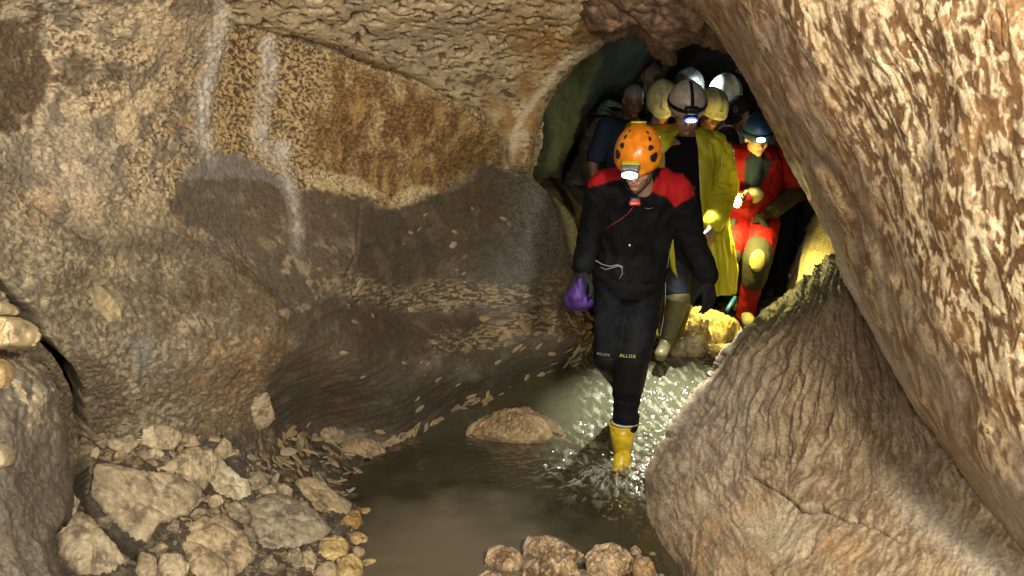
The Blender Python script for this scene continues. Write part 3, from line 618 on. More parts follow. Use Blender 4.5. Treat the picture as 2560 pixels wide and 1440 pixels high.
    c = mix(c, c0 * 1.25, ss(.1, .3, fbm(V * 40 + seed, 3)) * .5)
    me = mesh_from(name, V.reshape(-1, 3), f, c.reshape(-1, 3), np.full(n1 * na, rough))
    o = link(name, me, M[mat], label=label, cat=cat if label else None, group=group, parent=parent)
    return o
nv_ = lambda v: np.array(v)
PALE = ((.46, .38, .265), (.35, .28, .19)); GREYS = ((.36, .31, .23), (.25, .21, .155)); OCH = ((.50, .32, .13), (.36, .22, .08)); YEL = ((.48, .36, .17), (.32, .22, .10))
def grow(poly, k):
    cx = sum(p[0] for p in poly) / len(poly); cy = sum(p[1] for p in poly) / len(poly); return [(cx + (x - cx) * k, cy + (y - cy) * k) for x, y in poly]
G1 = 'flat stones bedded in the rubble slope'
SL = [
 ([(238, 1158), (300, 1165), (350, 1178), (430, 1182), (500, 1215), (515, 1240), (470, 1290), (400, 1310), (385, 1335), (362, 1372), (312, 1332), (258, 1282), (222, 1232)], .07, PALE, 'largest pale slab of the rubble slope, right of the long dark crack'),
 ([(365, 1180), (410, 1168), (470, 1122), (520, 1128), (538, 1160), (520, 1200), (505, 1228), (430, 1196)], .07, PALE, 'pale brown slab resting on the upper edge of the largest slab'),
 ([(535, 1140), (560, 1165), (590, 1200), (618, 1205), (628, 1240), (580, 1255), (540, 1246), (518, 1225), (515, 1190)], .06, ((.52, .46, .35), (.42, .36, .26)), 'palest lumpy stone, between the largest slab and the heap of shards'),
 ([(535, 1130), (560, 1095), (575, 1110), (572, 1140), (555, 1150)], .04, PALE, 'small upright pointed stone above the palest lumpy stone'),
 ([(622, 1262), (690, 1242), (760, 1268), (818, 1322), (790, 1348), (740, 1372), (700, 1388), (655, 1380), (640, 1320)], .08, GREYS, 'big grey rounded slab at the bottom, nearest left of the ochre stones'),
 ([(742, 1212), (790, 1198), (830, 1228), (870, 1255), (876, 1290), (855, 1322), (822, 1312), (780, 1270)], .05, ((.44, .35, .22), (.34, .26, .16)), 'tan slab wedged between the grey rounded slab and the ochre stones'),
 ([(872, 1285), (895, 1278), (903, 1310), (885, 1335), (848, 1348), (838, 1325)], .045, OCH, 'orange brown stone touching the tan slab by the water'),
 ([(892, 1270), (930, 1274), (949, 1296), (935, 1312), (905, 1314)], .04, OCH, 'orange stone tip jutting out into the dark pool'),
 ([(180, 1268), (222, 1292), (275, 1355), (330, 1415), (318, 1440), (250, 1470), (170, 1425), (142, 1385), (136, 1325), (150, 1290)], .09, ((.50, .42, .30), (.38, .31, .22)), 'pale slab in the bottom left corner below the dark crack'),
 ([(134, 1278), (165, 1262), (180, 1232), (202, 1252), (186, 1290), (152, 1314), (138, 1302)], .05, ((.56, .49, .37), (.46, .39, .28)), 'small bright stone lying across the lower end of the crack'),
 ([(450, 1352), (500, 1310), (560, 1298), (602, 1340), (632, 1390), (600, 1432), (520, 1470), (480, 1450), (468, 1400)], .09, ((.42, .33, .22), (.30, .23, .155)), 'brown slab at the bottom edge left of the grey rounded slab'),
 ([(336, 1080), (385, 1060), (440, 1073), (450, 1088), (428, 1122), (380, 1118), (340, 1102)], .05, PALE, 'flat pale plate at the foot of the wall, highest on the slope'),
 ([(270, 1100), (330, 1085), (345, 1110), (320, 1130), (275, 1120)], .04, PALE, 'thin pale stone just left of the highest flat plate'),
 ([(622, 990), (648, 970), (668, 985), (682, 1040), (650, 1078), (634, 1050)], .04, ((.42, .34, .24), (.33, .26, .18)), 'tan upright plate stuck in the wall foot above the shards'),
 ([(768, 1080), (830, 1066), (862, 1086), (872, 1106), (820, 1114), (790, 1100)], .06, ((.32, .24, .16), (.24, .18, .12)), 'brown slab on top of the heap of shards'),
 ([(838, 1108), (900, 1094), (945, 1112), (966, 1140), (958, 1162), (930, 1158), (880, 1132)], .07, ((.38, .28, .17), (.28, .2, .12)), 'wedge shaped brown stone at the pool edge right of the shard heap'),
 ([(925, 1162), (950, 1160), (970, 1178), (955, 1188), (935, 1180)], .035, OCH, 'small orange stone at the water below the wedge shaped stone'),
 ([(222, 728), (245, 714), (270, 735), (292, 760), (302, 800), (272, 802), (235, 770)], .03, ((.46, .36, .22), (.36, .28, .18)), 'tan plate of rock bonded to the left wall'),
 ([(262, 730), (300, 722), (312, 760), (300, 780), (280, 750)], .02, ((.36, .29, .2), (.3, .24, .17)), 'thinner grey plate beside the tan plate on the left wall'),
 ([(-40, 805), (20, 792), (58, 795), (90, 815), (100, 842), (84, 868), (40, 872), (-40, 874)], .13, ((.60, .48, .29), (.5, .39, .24)), 'bright cream stone jammed at the left edge above the crack'),
 ([(-40, 760), (10, 752), (40, 765), (45, 785), (10, 795), (-40, 798)], .11, ((.50, .40, .25), (.4, .32, .2)), 'smaller cream stone on top of the bright one at the left edge'),
 ([(-30, 895), (20, 900), (40, 930), (30, 975), (-30, 985)], .10, ((.52, .36, .17), (.44, .31, .16)), 'yellowish stone at the left edge under the bright cream one'),
 ([(-30, 1100), (15, 1105), (38, 1140), (30, 1170), (-30, 1172)], .08, PALE, 'pale stone half buried in the muddy block at the left edge'),
 ([(800, 1352), (840, 1342), (868, 1365), (862, 1400), (820, 1408), (795, 1385)], .07, YEL, 'lumpy yellowish stone left of the stone at the pool rim'),
 ([(865, 1335), (905, 1330), (930, 1345), (915, 1368), (880, 1370)], .05, YEL, 'yellow brown stone half in the water below the orange tip'),
 ([(905, 1412), (940, 1402), (978, 1415), (975, 1430), (945, 1440), (915, 1432)], .05, YEL, 'flat yellow stone lying alone in the murky shallows'),
 ([(842, 1405), (880, 1395), (905, 1420), (900, 1460), (850, 1462)], .08, YEL, 'rough yellow stone at the bottom edge where the pool begins'),
 ([(755, 1385), (775, 1370), (790, 1400), (780, 1440), (760, 1430)], .04, PALE, 'slim pale stone beside the lumpy yellowish stone'),
 ([(400, 1395), (440, 1385), (470, 1420), (455, 1460), (400, 1455)], .06, PALE, 'pale slab at the bottom edge left of the brown slab'),
 ([(345, 1385), (385, 1395), (400, 1440), (360, 1460), (335, 1430)], .05, PALE, 'cracked pale stone at the bottom between two larger slabs'),
 ([(612, 1205), (645, 1180), (690, 1195), (655, 1225), (630, 1228)], .05, GREYS, 'grey stone tucked beneath the shards beside the palest lumpy stone'),
 ([(225, 1128), (240, 1115), (250, 1130), (240, 1150), (224, 1146)], .03, PALE, 'small pale chip standing right of the crack'),
 ([(370, 1125), (395, 1120), (410, 1135), (395, 1150), (372, 1145)], .03, PALE, 'small round stone below the highest flat plate'),
]
for k, (poly, T, cols, lab_) in enumerate(SL):
    Y0 = None; nr = None
    if poly[0][0] < 0: Y0 = 2.28 if poly[0][1] < 1000 else 2.12; nr = (.2, -1, .3)
    slab('flat_stone' if poly[0][0] >= 0 else 'lumpy_stone', grow(poly, 1.14) if poly[0][0] >= 0 and 'crack' not in lab_ else poly, T * (.62 if poly[0][0] >= 0 else 1.0), sink=.2, lf=.2, cols=cols, seed=k * 3 + 1, label=lab_, Yd=Y0, nrm=nr)
rp = random.Random(21); allq = [q[0] for q in SL]; made = []
GZ = [(215, 1110), (330, 1075), (560, 1080), (640, 1180), (780, 1235), (905, 1300), (900, 1460), (360, 1470), (250, 1300)]
for _ in range(4000):
    if len(made) >= 22: break
    x, y = rp.uniform(210, 900), rp.uniform(1070, 1440); s = rp.choice([26, 34, 44, 56])
    if polysdf(np.array([x]), np.array([y]), GZ)[0][0] < 0 or any(polysdf(np.array([x]), np.array([y]), q)[0][0] > -s * .55 for q in allq) or any(math.hypot(x - a, y - b) < (s + t) * .75 for a, b, t in made): continue
    made.append((x, y, s)); n_ = rp.choice([4, 4, 5, 6]); a0 = rp.uniform(0, 6.28); asp = rp.uniform(.42, .7); tw = rp.uniform(-.5, .8)
    pl = []
    for i in range(n_):
        a = a0 + 2 * math.pi * i / n_ + rp.uniform(-.25, .25); r_ = s * rp.uniform(.8, 1.15); u_, v_ = r_ * math.cos(a), r_ * asp * math.sin(a); pl.append((x + u_ * math.cos(tw) - v_ * math.sin(tw), y + u_ * math.sin(tw) + v_ * math.cos(tw)))
    slab('stone_plate', pl, rp.uniform(.03, .05), sink=.25, cols=rp.choice([((.40, .32, .22), (.30, .24, .16)), ((.42, .33, .22), (.31, .24, .16)), ((.36, .30, .22), (.26, .21, .15))]), seed=300 + len(made), lf=.15, fc=.8, rings=14, na=60, parent=pieces['rubble_slope'])
# the crack itself is open ground between block and slabs
# big stone in the pool, rocks between the legs, rocks in front
slab('pool_stone', [(1160, 1078), (1195, 1045), (1255, 1028), (1330, 1025), (1372, 1040), (1400, 1062), (1422, 1092), (1372, 1112), (1360, 1122), (1300, 1120), (1220, 1108), (1180, 1095)], .14, .25, ((.44, .32, .18), (.27, .19, .11)), 91, 'wetstone', 'w', (0, -.5, .86),
     'large wet brown stone standing alone in the pool beside the orange helmeted caver', relief=.9, dome=5.0, rough=.16, lf=.10, rings=44, na=190, fc=.7, fs=.15, hf=.04)
SW = (((.56, .45, .22), (.42, .32, .14)))
slab('stream_rock', [(1688, 812), (1700, 790), (1740, 778), (1775, 785), (1820, 805), (1858, 812), (1850, 850), (1810, 868), (1775, 875), (1760, 840), (1700, 840)], .28, .3, SW, 92, 'stone', 'w', (-.1, -.5, .85), 'biggest torchlit yellow rock in the stream behind the orange helmeted caver', relief=.45, dome=1.9, rough=.4, rings=34, na=130)
slab('stream_rock', [(1680, 815), (1700, 795), (1735, 800), (1745, 830), (1710, 850), (1685, 852)], .2, .3, ((.45, .28, .10), (.3, .19, .08)), 93, 'wetstone', 'w', (-.3, -.8, .5), 'orange brown block leaning on the biggest torchlit rock', relief=.4, dome=2.6, rough=.35)
slab('stream_rock', [(1672, 878), (1690, 850), (1720, 830), (1750, 832), (1768, 850), (1775, 878), (1758, 896), (1712, 896), (1682, 892)], .22, .3, ((.42, .34, .18), (.25, .22, .14)), 94, 'wetstone', 'w', (0, -.7, .7), 'rounded olive rock in front of the biggest torchlit rock', relief=.4, dome=2.0, rough=.35)
slab('stream_rock', [(1772, 884), (1790, 872), (1800, 890), (1785, 900)], .08, .3, OCH, 95, 'wetstone', 'w', (0, -.7, .7), 'small orange stone squeezed between the round olive rock and the fluted rock', relief=.4, dome=2.0, rough=.4)
FB = ((.50, .37, .23), (.24, .155, .095))
FR_ = [([(1212, 1400), (1220, 1372), (1250, 1360), (1285, 1372), (1310, 1392), (1312, 1425), (1280, 1445), (1225, 1440)], .2, 3.42, 'orange brown knobbly rock, left end of the row at the bottom edge'),
 ([(1305, 1365), (1320, 1340), (1370, 1338), (1410, 1352), (1440, 1375), (1465, 1390), (1460, 1415), (1400, 1420), (1340, 1405), (1310, 1395)], .2, 3.52, 'long brown rock, rear one of the row at the bottom edge'),
 ([(1305, 1410), (1340, 1392), (1390, 1395), (1440, 1412), (1455, 1450), (1400, 1490), (1310, 1480)], .2, 3.3, 'pitted brown rock in the middle of the row at the bottom edge'),
 ([(1462, 1388), (1490, 1362), (1530, 1356), (1565, 1370), (1585, 1400), (1575, 1450), (1500, 1470), (1465, 1440)], .2, 3.42, 'wet dark brown rock, right part of the row at the bottom edge'),
 ([(1585, 1400), (1600, 1385), (1630, 1410), (1650, 1450), (1640, 1490), (1590, 1470), (1580, 1430)], .14, 3.3, 'tan stone between the wet dark rock and the fluted rock'),
 ([(1195, 1440), (1220, 1425), (1255, 1435), (1260, 1470), (1200, 1480)], .12, 3.2, 'small reddish stone cut by the bottom edge below the knobbly rock'),
 ([(1255, 1395), (1285, 1390), (1300, 1410), (1285, 1432), (1258, 1425)], .09, 3.25, 'fist sized pink brown stone sitting before the knobbly rock'),
 ([(1575, 1372), (1590, 1362), (1604, 1378), (1592, 1395), (1578, 1390)], .06, 3.45, 'little dark stone against the foot of the fluted rock')]
for k, (poly, T, Y0, lab_) in enumerate(FR_):
    slab('knobbly_rock', poly, T * .48, .3, (FB if k != 4 else ((.44, .29, .15), (.36, .24, .13))), 100 + k * 5, 'wetstone', 'w', (0, -.55, .83), lab_, relief=1.1, dome=3.0, fc=1.1, fs=.9, lf=.75, hf=.35, rough=.3, rings=34, na=130)
# ---- stone flakes: a few shapes shared by many pieces, each a piece of the slope or bank it lies on
def flake_mesh(k):
    rr_ = random.Random(k); n = 9; V = []; asp = rr_.uniform(.28, .6)
    out = [(math.cos(2 * math.pi * i / n) * rr_.uniform(.75, 1.1), math.sin(2 * math.pi * i / n) * asp * rr_.uniform(.7, 1.15)) for i in range(n)]
    for s, z in ((.93, -.06), (1, .02), (.86, .11), (.45, .15)):
        for (x, y) in out: V.append((x * s, y * s, z + rr_.uniform(-.02, .02) + x * .04))
    V.append((0, 0, .16)); V.append((0, 0, -.07)); me = bpy.data.meshes.new('stone_flake'); f = []
    for q in range(3):
        for i in range(n): f.append((q * n + i, q * n + (i + 1) % n, (q + 1) * n + (i + 1) % n, (q + 1) * n + i))
    for i in range(n): f.append((3 * n + i, 3 * n + (i + 1) % n, 4 * n)); f.append(((i + 1) % n, i, 4 * n + 1))
    me.from_pydata(V, [], f); me.update()
    a = me.color_attributes.new('col', 'FLOAT_COLOR', 'POINT'); b = rr_.choice([(.38, .30, .20), (.42, .30, .17), (.34, .24, .14), (.44, .37, .26), (.30, .22, .14)])
    for i, d in enumerate(a.data): v = rr_.uniform(.75, 1.15); d.color = (b[0] * v, b[1] * v, b[2] * v, .5)
    me.materials.append(M['stone']); return me
FM = [flake_mesh(k) for k in range(18)]
def flakes(parent, spots):
    for (px, py, size, ang, lift_, tl) in spots:
        p, n = onL(px, py); n = smoothN(px, py, 4)
        if p.z < -.02: continue
        o = bpy.data.objects.new('stone_flake', random.choice(FM)); C.objects.link(o); o.parent = parent
        view = Vector((1, 0, 0)); tx = (view - n * view.dot(n)).normalized(); ty = n.cross(tx)
        a_ = ang + random.uniform(-.35, .35); ux = tx * math.cos(a_) + ty * math.sin(a_)
        n2 = (n + Vector((random.uniform(-tl, tl), random.uniform(-tl, tl), random.uniform(-tl, tl)))).normalized()
        ux = (ux - n2 * ux.dot(n2)).normalized(); uy = n2.cross(ux)
        s = size / F * p.y * .5; m = Matrix((ux * s, uy * s, n2 * s * random.uniform(.8, 1.5))).transposed().to_4x4()
        m.translation = p + n * s * lift_; o.matrix_world = m
def inpoly(x, y, poly): return polysdf(np.array([float(x)]), np.array([float(y)]), poly)[0][0] > 0
sp = []
heap = [(650, 1110), (730, 1070), (800, 1095), (870, 1120), (950, 1165), (950, 1200), (900, 1240), (850, 1235), (780, 1195), (700, 1220), (640, 1190), (625, 1150)]
while len(sp) < 150:
    x, y = random.uniform(620, 960), random.uniform(1070, 1245)
    if inpoly(x, y, heap): sp.append((x, y, random.choice([14, 20, 28, 40, 54]), .35 + random.gauss(0, .6), random.uniform(0, .5), .7))
low = [(480, 1240), (620, 1250), (640, 1390), (560, 1290), (440, 1330), (400, 1330)]
low2 = [(640, 1385), (860, 1340), (860, 1440), (620, 1440)]
low3 = [(200, 1060), (330, 1120), (520, 1110), (420, 1170), (240, 1150)]
for pl, n_, (a0, a1, b0, b1) in ((low, 55, (400, 640, 1240, 1390)), (low2, 50, (620, 860, 1340, 1445)), (low3, 30, (200, 520, 1060, 1170))):
    k = 0
    while k < n_:
        x, y = random.uniform(a0, a1), random.uniform(b0, b1)
        if inpoly(x, y, pl): sp.append((x, y, random.choice([12, 16, 22, 32]), random.uniform(-1, 1), .1, .4)); k += 1
def chunk_mesh(k):
    rs = np.random.default_rng(k + 50); bm = bmesh.new(); bmesh.ops.create_icosphere(bm, subdivisions=3, radius=1)
    pl = [(d / np.linalg.norm(d), rs.uniform(.55, .9)) for d in rs.normal(size=(11, 3))]
    V = np.array([v.co[:] for v in bm.verts])
    for d, t in pl: q = V @ d; V = V - np.maximum(0, q - t)[:, None] * d
    V *= np.array((1, rs.uniform(.55, .85), rs.uniform(.3, .5))); V += .03 * np.stack([perlin(V * 4 + k), perlin(V * 4 + k + 9), perlin(V * 4 + k + 19)], -1)
    f = np.array([[v.index for v in fc_.verts] for fc_ in bm.faces]); bm.free()
    b0 = np.array([(.42, .35, .25), (.36, .29, .20), (.30, .24, .17), (.44, .33, .2)][k % 4]); c = mix(base(V, b0), b0 * .55, ss(-.1, .3, fbm(V * 3 + k, 4)))
    me = mesh_from('rubble_stone', V, f, c, np.full(len(V), .65)); me.materials.append(M['stone']); return me
CM = [chunk_mesh(k) for k in range(12)]
flakes(pieces['rubble_slope'], sp)
allp = [q[0] for q in SL]; spots = []; tries = 0
while len(spots) < 95 and tries < 20000:
    tries += 1; x, y = random.uniform(-10, 900), random.uniform(1060, 1450); s = random.choice([20, 26, 34, 44, 60])
    if not inpoly(x, y, [(200, 1060), (330, 1080), (560, 1090), (640, 1180), (780, 1240), (905, 1300), (900, 1460), (190, 1460), (150, 1300), (215, 1240)]): continue
    if any(abs(x - a) + abs(y - b) < (s + t) * .45 for a, b, t in spots): continue
    if any(polysdf(np.array([x]), np.array([y]), q)[0][0] > -s * .3 for q in allp): continue
    spots.append((x, y, s))
for k in range(34):
    x = random.uniform(1190, 1655); y = random.uniform(1385, 1450); s = random.choice([14, 20, 28, 38]); yw = Yz(y, .0)
    o = bpy.data.objects.new('rubble_stone', random.choice(CM)); C.objects.link(o); sc_ = s / F * yw * .55
    o.matrix_world = Matrix.Translation(at(x, y, yw)) @ Matrix.Rotation(random.uniform(0, 6.28), 4, 'Z') @ Matrix.Rotation(random.uniform(-.5, .5), 4, 'X') @ Matrix.Scale(sc_, 4)
    o.parent = bpy.data.objects['stream_bed']
for (x, y, s) in spots:
    p, n = onL(x, y); n = smoothN(x, y, 5); o = bpy.data.objects.new('rubble_stone', random.choice(CM)); C.objects.link(o); o.parent = pieces['rubble_slope']
    tx = (Vector((1, 0, 0)) - n * n.x).normalized(); ty = n.cross(tx); a_ = random.uniform(0, 6.28); ux = tx * math.cos(a_) + ty * math.sin(a_); n2 = (n + Vector((random.uniform(-.3, .3), random.uniform(-.3, .3), random.uniform(-.3, .3)))).normalized(); ux = (ux - n2 * ux.dot(n2)).normalized(); uy = n2.cross(ux); sc_ = s / F * p.y * .5
    m = Matrix((ux * sc_, uy * sc_, n2 * sc_)).transposed().to_4x4(); m.translation = p + n * sc_ * .1; o.matrix_world = m
sp = []
edge_ = [(945, 1120), (1000, 1095), (1060, 1068), (1120, 1045), (1180, 1010), (1250, 985), (1320, 960), (1370, 940), (1420, 925), (1450, 880), (1465, 830), (1470, 790)]
for k in range(120):
    t = random.random() * (len(edge_) - 1.001); i = int(t); f_ = t - i
    x = edge_[i][0] * (1 - f_) + edge_[i + 1][0] * f_; y = edge_[i][1] * (1 - f_) + edge_[i + 1][1] * f_
    w = 10 + 22 * (t / 11); sp.append((x + random.gauss(-4, w * .4), y - abs(random.gauss(0, w * .5)) + 3, random.choice([18, 26, 34, 44]), .45, random.uniform(.1, .5), .5))
for k in range(60):
    x = random.uniform(860, 1440); y = 738 - 20 * (x > 1300) + random.gauss(0, 26); sp.append((x, y, random.choice([8, 12, 18, 26, 40]), random.uniform(-.1, .15), -.02, .25))
for k in range(40):
    x = random.uniform(1180, 1450); y = 830 + random.gauss(0, 32) - (x - 1200) * .1; sp.append((x, y, random.choice([14, 20, 30, 40]), .3, 0, .3))
for (x, y, s) in ((1048, 1022, 34), (950, 1078, 36), (858, 882, 34), (1095, 1118 - 170, 24), (770, 1060, 24), (1160, 640, 26), (1130, 610, 30), (1245, 905, 26), (1380, 885, 34), (1330, 790, 26), (1145, 825, 20), (1060, 535, 22), (1255, 545, 30), (1270, 560, 20), (1180, 520, 18), (905, 940, 20), (1225, 870, 22), (1010, 905, 20)):
    sp.append((x, y, s, random.uniform(-.4, .6), .05, .2))
for k in range(34):
    x = random.uniform(930, 1400); y = random.uniform(560, 1000)
    if inpoly(x, y, [(930, 560), (1380, 520), (1420, 880), (1000, 1060)]): sp.append((x, y, random.choice([10, 14, 20]), random.uniform(-.2, .6), -.03, .2))
flakes(pieces['mud_bank'], sp[:298])
# ------------------------------------------------------------------ figures
def simple_mat(name, col, rough=.5, spec=.5, metal=0, emit=None, estr=0, coat=0):
    m = bpy.data.materials.new(name); nt, N, L, b = nodes(m)
    b.inputs['Base Color'].default_value = (*col, 1); b.inputs['Roughness'].default_value = rough; b.inputs['Specular IOR Level'].default_value = spec
    b.inputs['Metallic'].default_value = metal; b.inputs['Coat Weight'].default_value = coat
    if emit: b.inputs['Emission Color'].default_value = (*emit, 1); b.inputs['Emission Strength'].default_value = estr
    if not emit:
        tc = N.new('ShaderNodeTexCoord'); n = N.new('ShaderNodeTexNoise'); n.inputs['Scale'].default_value = 30; n.inputs['Detail'].default_value = 5
        L.new(tc.outputs['Object'], n.inputs['Vector']); mr = N.new('ShaderNodeMapRange'); mr.inputs[1].default_value = .35; mr.inputs[2].default_value = .7; mr.inputs[3].default_value = .7; mr.inputs[4].default_value = 1.1
        L.new(n.outputs['Fac'], mr.inputs[0]); v = N.new('ShaderNodeVectorMath'); v.operation = 'SCALE'; v.inputs[0].default_value = col; L.new(mr.outputs[0], v.inputs['Scale']); L.new(v.outputs[0], b.inputs['Base Color'])
    return m
M['cloth'] = rock_mat('cloth', 160, .35, .002, .12, .18)
M['skin'] = rock_mat('skin', 120, .15, .001, .4, .10)
M['black'] = simple_mat('black_plastic', (.015, .015, .018), .4)
M['webbing'] = simple_mat('black_webbing', (.018, .018, .02), .8, .2)
M['grey'] = simple_mat('grey_plastic', (.13, .13, .12), .4)
M['orange'] = simple_mat('orange_shell', (.82, .25, .012), .3, .5, coat=.3)
M['white'] = simple_mat('scuffed_white_shell', (.62, .55, .50), .35, .5, coat=.2)
M['cream'] = simple_mat('cream_shell', (.58, .53, .30), .35, .5, coat=.2)
M['coldwhite'] = simple_mat('clean_white_shell', (.75, .80, .78), .35, .5)
M['blue'] = simple_mat('blue_shell', (.02, .06, .16), .4, .5)
M['red'] = simple_mat('red_plastic', (.50, .03, .02), .35)
M['yellowp'] = simple_mat('yellow_plastic', (.60, .50, .03), .4)
M['yrubber'] = simple_mat('yellow_rubber', (.66, .46, .02), .32, .5)
M['orubber'] = simple_mat('olive_rubber', (.12, .10, .045), .45, .5)
M['lens'] = simple_mat('lit_lens', (.9, .95, 1), .2, .5, emit=(.85, .95, 1), estr=30)
M['lensblue'] = simple_mat('lit_blue_lens', (.6, .7, 1), .2, .5, emit=(.10, .12, 1.0), estr=2.2)
M['torchlens'] = simple_mat('lit_torch_lens', (1, .95, .6), .2, .5, emit=(1, .86, .4), estr=60)
M['glow'] = M['lens']
m = bpy.data.materials.new('yellow_raincoat'); nt, N, L, b = nodes(m)
b.inputs['Base Color'].default_value = (.90, .86, .07, 1); b.inputs['Roughness'].default_value = .3
tr = N.new('ShaderNodeBsdfTranslucent'); tr.inputs[0].default_value = (.90, .86, .04, 1); mxs = N.new('ShaderNodeMixShader'); mxs.inputs[0].default_value = .4
L.new(b.outputs[0], mxs.inputs[1]); L.new(tr.outputs[0], mxs.inputs[2]); L.new(mxs.outputs[0], N['Material Output'].inputs[0])
tc = N.new('ShaderNodeTexCoord'); nn = N.new('ShaderNodeTexNoise'); nn.inputs['Scale'].default_value = 14; nn.inputs['Detail'].default_value = 4; L.new(tc.outputs['Object'], nn.inputs[0])
bp = N.new('ShaderNodeBump'); bp.inputs['Strength'].default_value = .5; bp.inputs['Distance'].default_value = .012; L.new(nn.outputs['Fac'], bp.inputs['Height']); L.new(bp.outputs[0], b.inputs['Normal'])
M['raincoat'] = m

def proj(V):
    V = np.asarray(V); x, y, z = V[..., 0], V[..., 1], V[..., 2] - CAMZ
    dep = y * ct - z * st; up_ = y * st + z * ct
    return 1280 + F * x / dep, 720 - F * up_ / dep
def V3(*a): return Vector(a)
def ring_shape(rings, n=18):
    V = []; f = []
    for (c, ux, uy) in rings:
        for i in range(n):
            t = 2 * math.pi * i / n; V.append(c + ux * math.cos(t) + uy * math.sin(t))
    k = len(rings)
    for r_ in range(k - 1):
        for i in range(n): f.append((r_ * n + i, r_ * n + (i + 1) % n, (r_ + 1) * n + (i + 1) % n, (r_ + 1) * n + i))
    V.append(rings[0][0]); V.append(rings[-1][0])
    for i in range(n): f.append(((i + 1) % n, i, k * n)); f.append(((k - 1) * n + i, (k - 1) * n + (i + 1) % n, k * n + 1))
    return V, f
def frame_of(d):
    d = d.normalized(); a = Vector((0, 0, 1)) if abs(d.z) < .9 else Vector((0, 1, 0))
    u = d.cross(a).normalized(); return u, d.cross(u).normalized()
def capsule(a, b, ra, rb, n=16):
    a = Vector(a); b = Vector(b); d = b - a
    if d.length < 1e-5: d = Vector((0, 0, 1e-4))
    dn = d.normalized(); u, v = frame_of(d); R_ = []
    for t in (80, 55, 30, 0): R_.append((a - dn * ra * math.sin(R(t)), u * ra * math.cos(R(t)), v * ra * math.cos(R(t))))
    for t in (0, 30, 55, 80): R_.append((b + dn * rb * math.sin(R(t)), u * rb * math.cos(R(t)), v * rb * math.cos(R(t))))
    return ring_shape(R_, n)
def ellipsoid(c, rx, ry, rz, Rm=None, n=18):
    Rm = Rm or Matrix.Identity(3); c = Vector(c); R_ = []
    for t in range(-80, 81, 20):
        k = math.cos(R(t)); R_.append((c + Rm @ Vector((0, 0, rz * math.sin(R(t)))), Rm @ Vector((rx * k, 0, 0)), Rm @ Vector((0, ry * k, 0))))
    return ring_shape(R_, n)
def chain(pts, rads):
    return [capsule(pts[i], pts[i + 1], rads[i], rads[i + 1]) for i in range(len(pts) - 1)]
def torso(levels):      # (centre, half width, half depth[, lean of the ring])
    return [ring_shape([(Vector(c), Vector((w, 0, 0)), Vector((0, d, 0))) for c, w, d in levels], 26)]
def fuse(name, shapes, voxel, smooth=4, fac=.5):
    V = []; f = []
    for (v, ff) in shapes:
        o_ = len(V); V += v; f += [tuple(i + o_ for i in q) for q in ff]
    me = bpy.data.meshes.new('t'); me.from_pydata(V, [], f); me.update()
    bm = bmesh.new(); bm.from_mesh(me); bmesh.ops.recalc_face_normals(bm, faces=bm.faces); bm.to_mesh(me); bm.free()
    o = bpy.data.objects.new('t', me); C.objects.link(o)
    rm_ = o.modifiers.new('r', 'REMESH'); rm_.mode = 'VOXEL'; rm_.voxel_size = voxel; rm_.adaptivity = 0
    if smooth: sm = o.modifiers.new('s', 'SMOOTH'); sm.factor = fac; sm.iterations = smooth
    dg = bpy.context.evaluated_depsgraph_get(); ev = o.evaluated_get(dg); m2 = ev.to_mesh()
    n = len(m2.vertices); P = np.zeros(n * 3, np.float32); m2.vertices.foreach_get('co', P); Nv = np.zeros(n * 3, np.float32); m2.vertices.foreach_get('normal', Nv)
    fl_ = np.zeros(len(m2.polygons) * 4, np.int32)
    m2.loops.foreach_get('vertex_index', fl_) if len(m2.loops) == len(fl_) else None
    ev.to_mesh_clear(); bpy.data.objects.remove(o); bpy.data.meshes.remove(me)
    return P.reshape(-1, 3), fl_.reshape(-1, 4), Nv.reshape(-1, 3)
def part(name, geo, col, mat, parent, rough=.8, fold=0, ff=14, colf=None, stretch=(1, 1, 1), **kw):
    P, f, Nv = geo
    if fold:
        w = P * np.array(stretch) * ff; wr = np.stack([perlin(w * .5 + 3), perlin(w * .5 + 33), perlin(w * .5 + 63)], -1)
        h = 1 - np.abs(perlin(w + wr * 1.2)) * 2; h2 = perlin(w * 2.1 + wr)
        P = P + Nv * (fold * (h * .7 + h2 * .3))[:, None]
    c = np.ones((len(P), 3)) * np.array(col)
    if colf: c = colf(P, Nv, c)
    o = link(name, mesh_from(name, P, f, c, np.full(len(P), rough)), M[mat] if isinstance(mat, str) else mat, parent, **kw)
    return o
def submesh(geo, mask, off):
    P, f, Nv = geo; P = P + Nv * off; k = mask[f].all(1); V, f2, N2 = compact(P, f[k], Nv); return V, f2, N2
def person(label, loc, group=None):
    o = bpy.data.objects.new('person', None); C.objects.link(o); o.location = loc; bpy.context.view_layer.update()
    return tag(o, label, 'person', group)
def settle(root):                       # parts are modelled in world space; store them relative to the root
    inv = Matrix.Translation(-root.location)
    def rec(o):
        for ch in list(o.children): rec(ch)
    for ch in root.children: ch.location = ch.location - root.location
def head_frame(fwd, roll=0):
    f = Vector(fwd).normalized(); x = Vector((0, 0, 1)).cross(f); x = -x.normalized()      # x to the person's right seen from behind; sign is immaterial
    z = f.cross(x).normalized()
    if z.z < 0: z = -z
    m = Matrix((x, f, z)).transposed()
    return m @ Matrix.Rotation(roll, 3, 'Y')
SKIN = (.44, .25, .165)
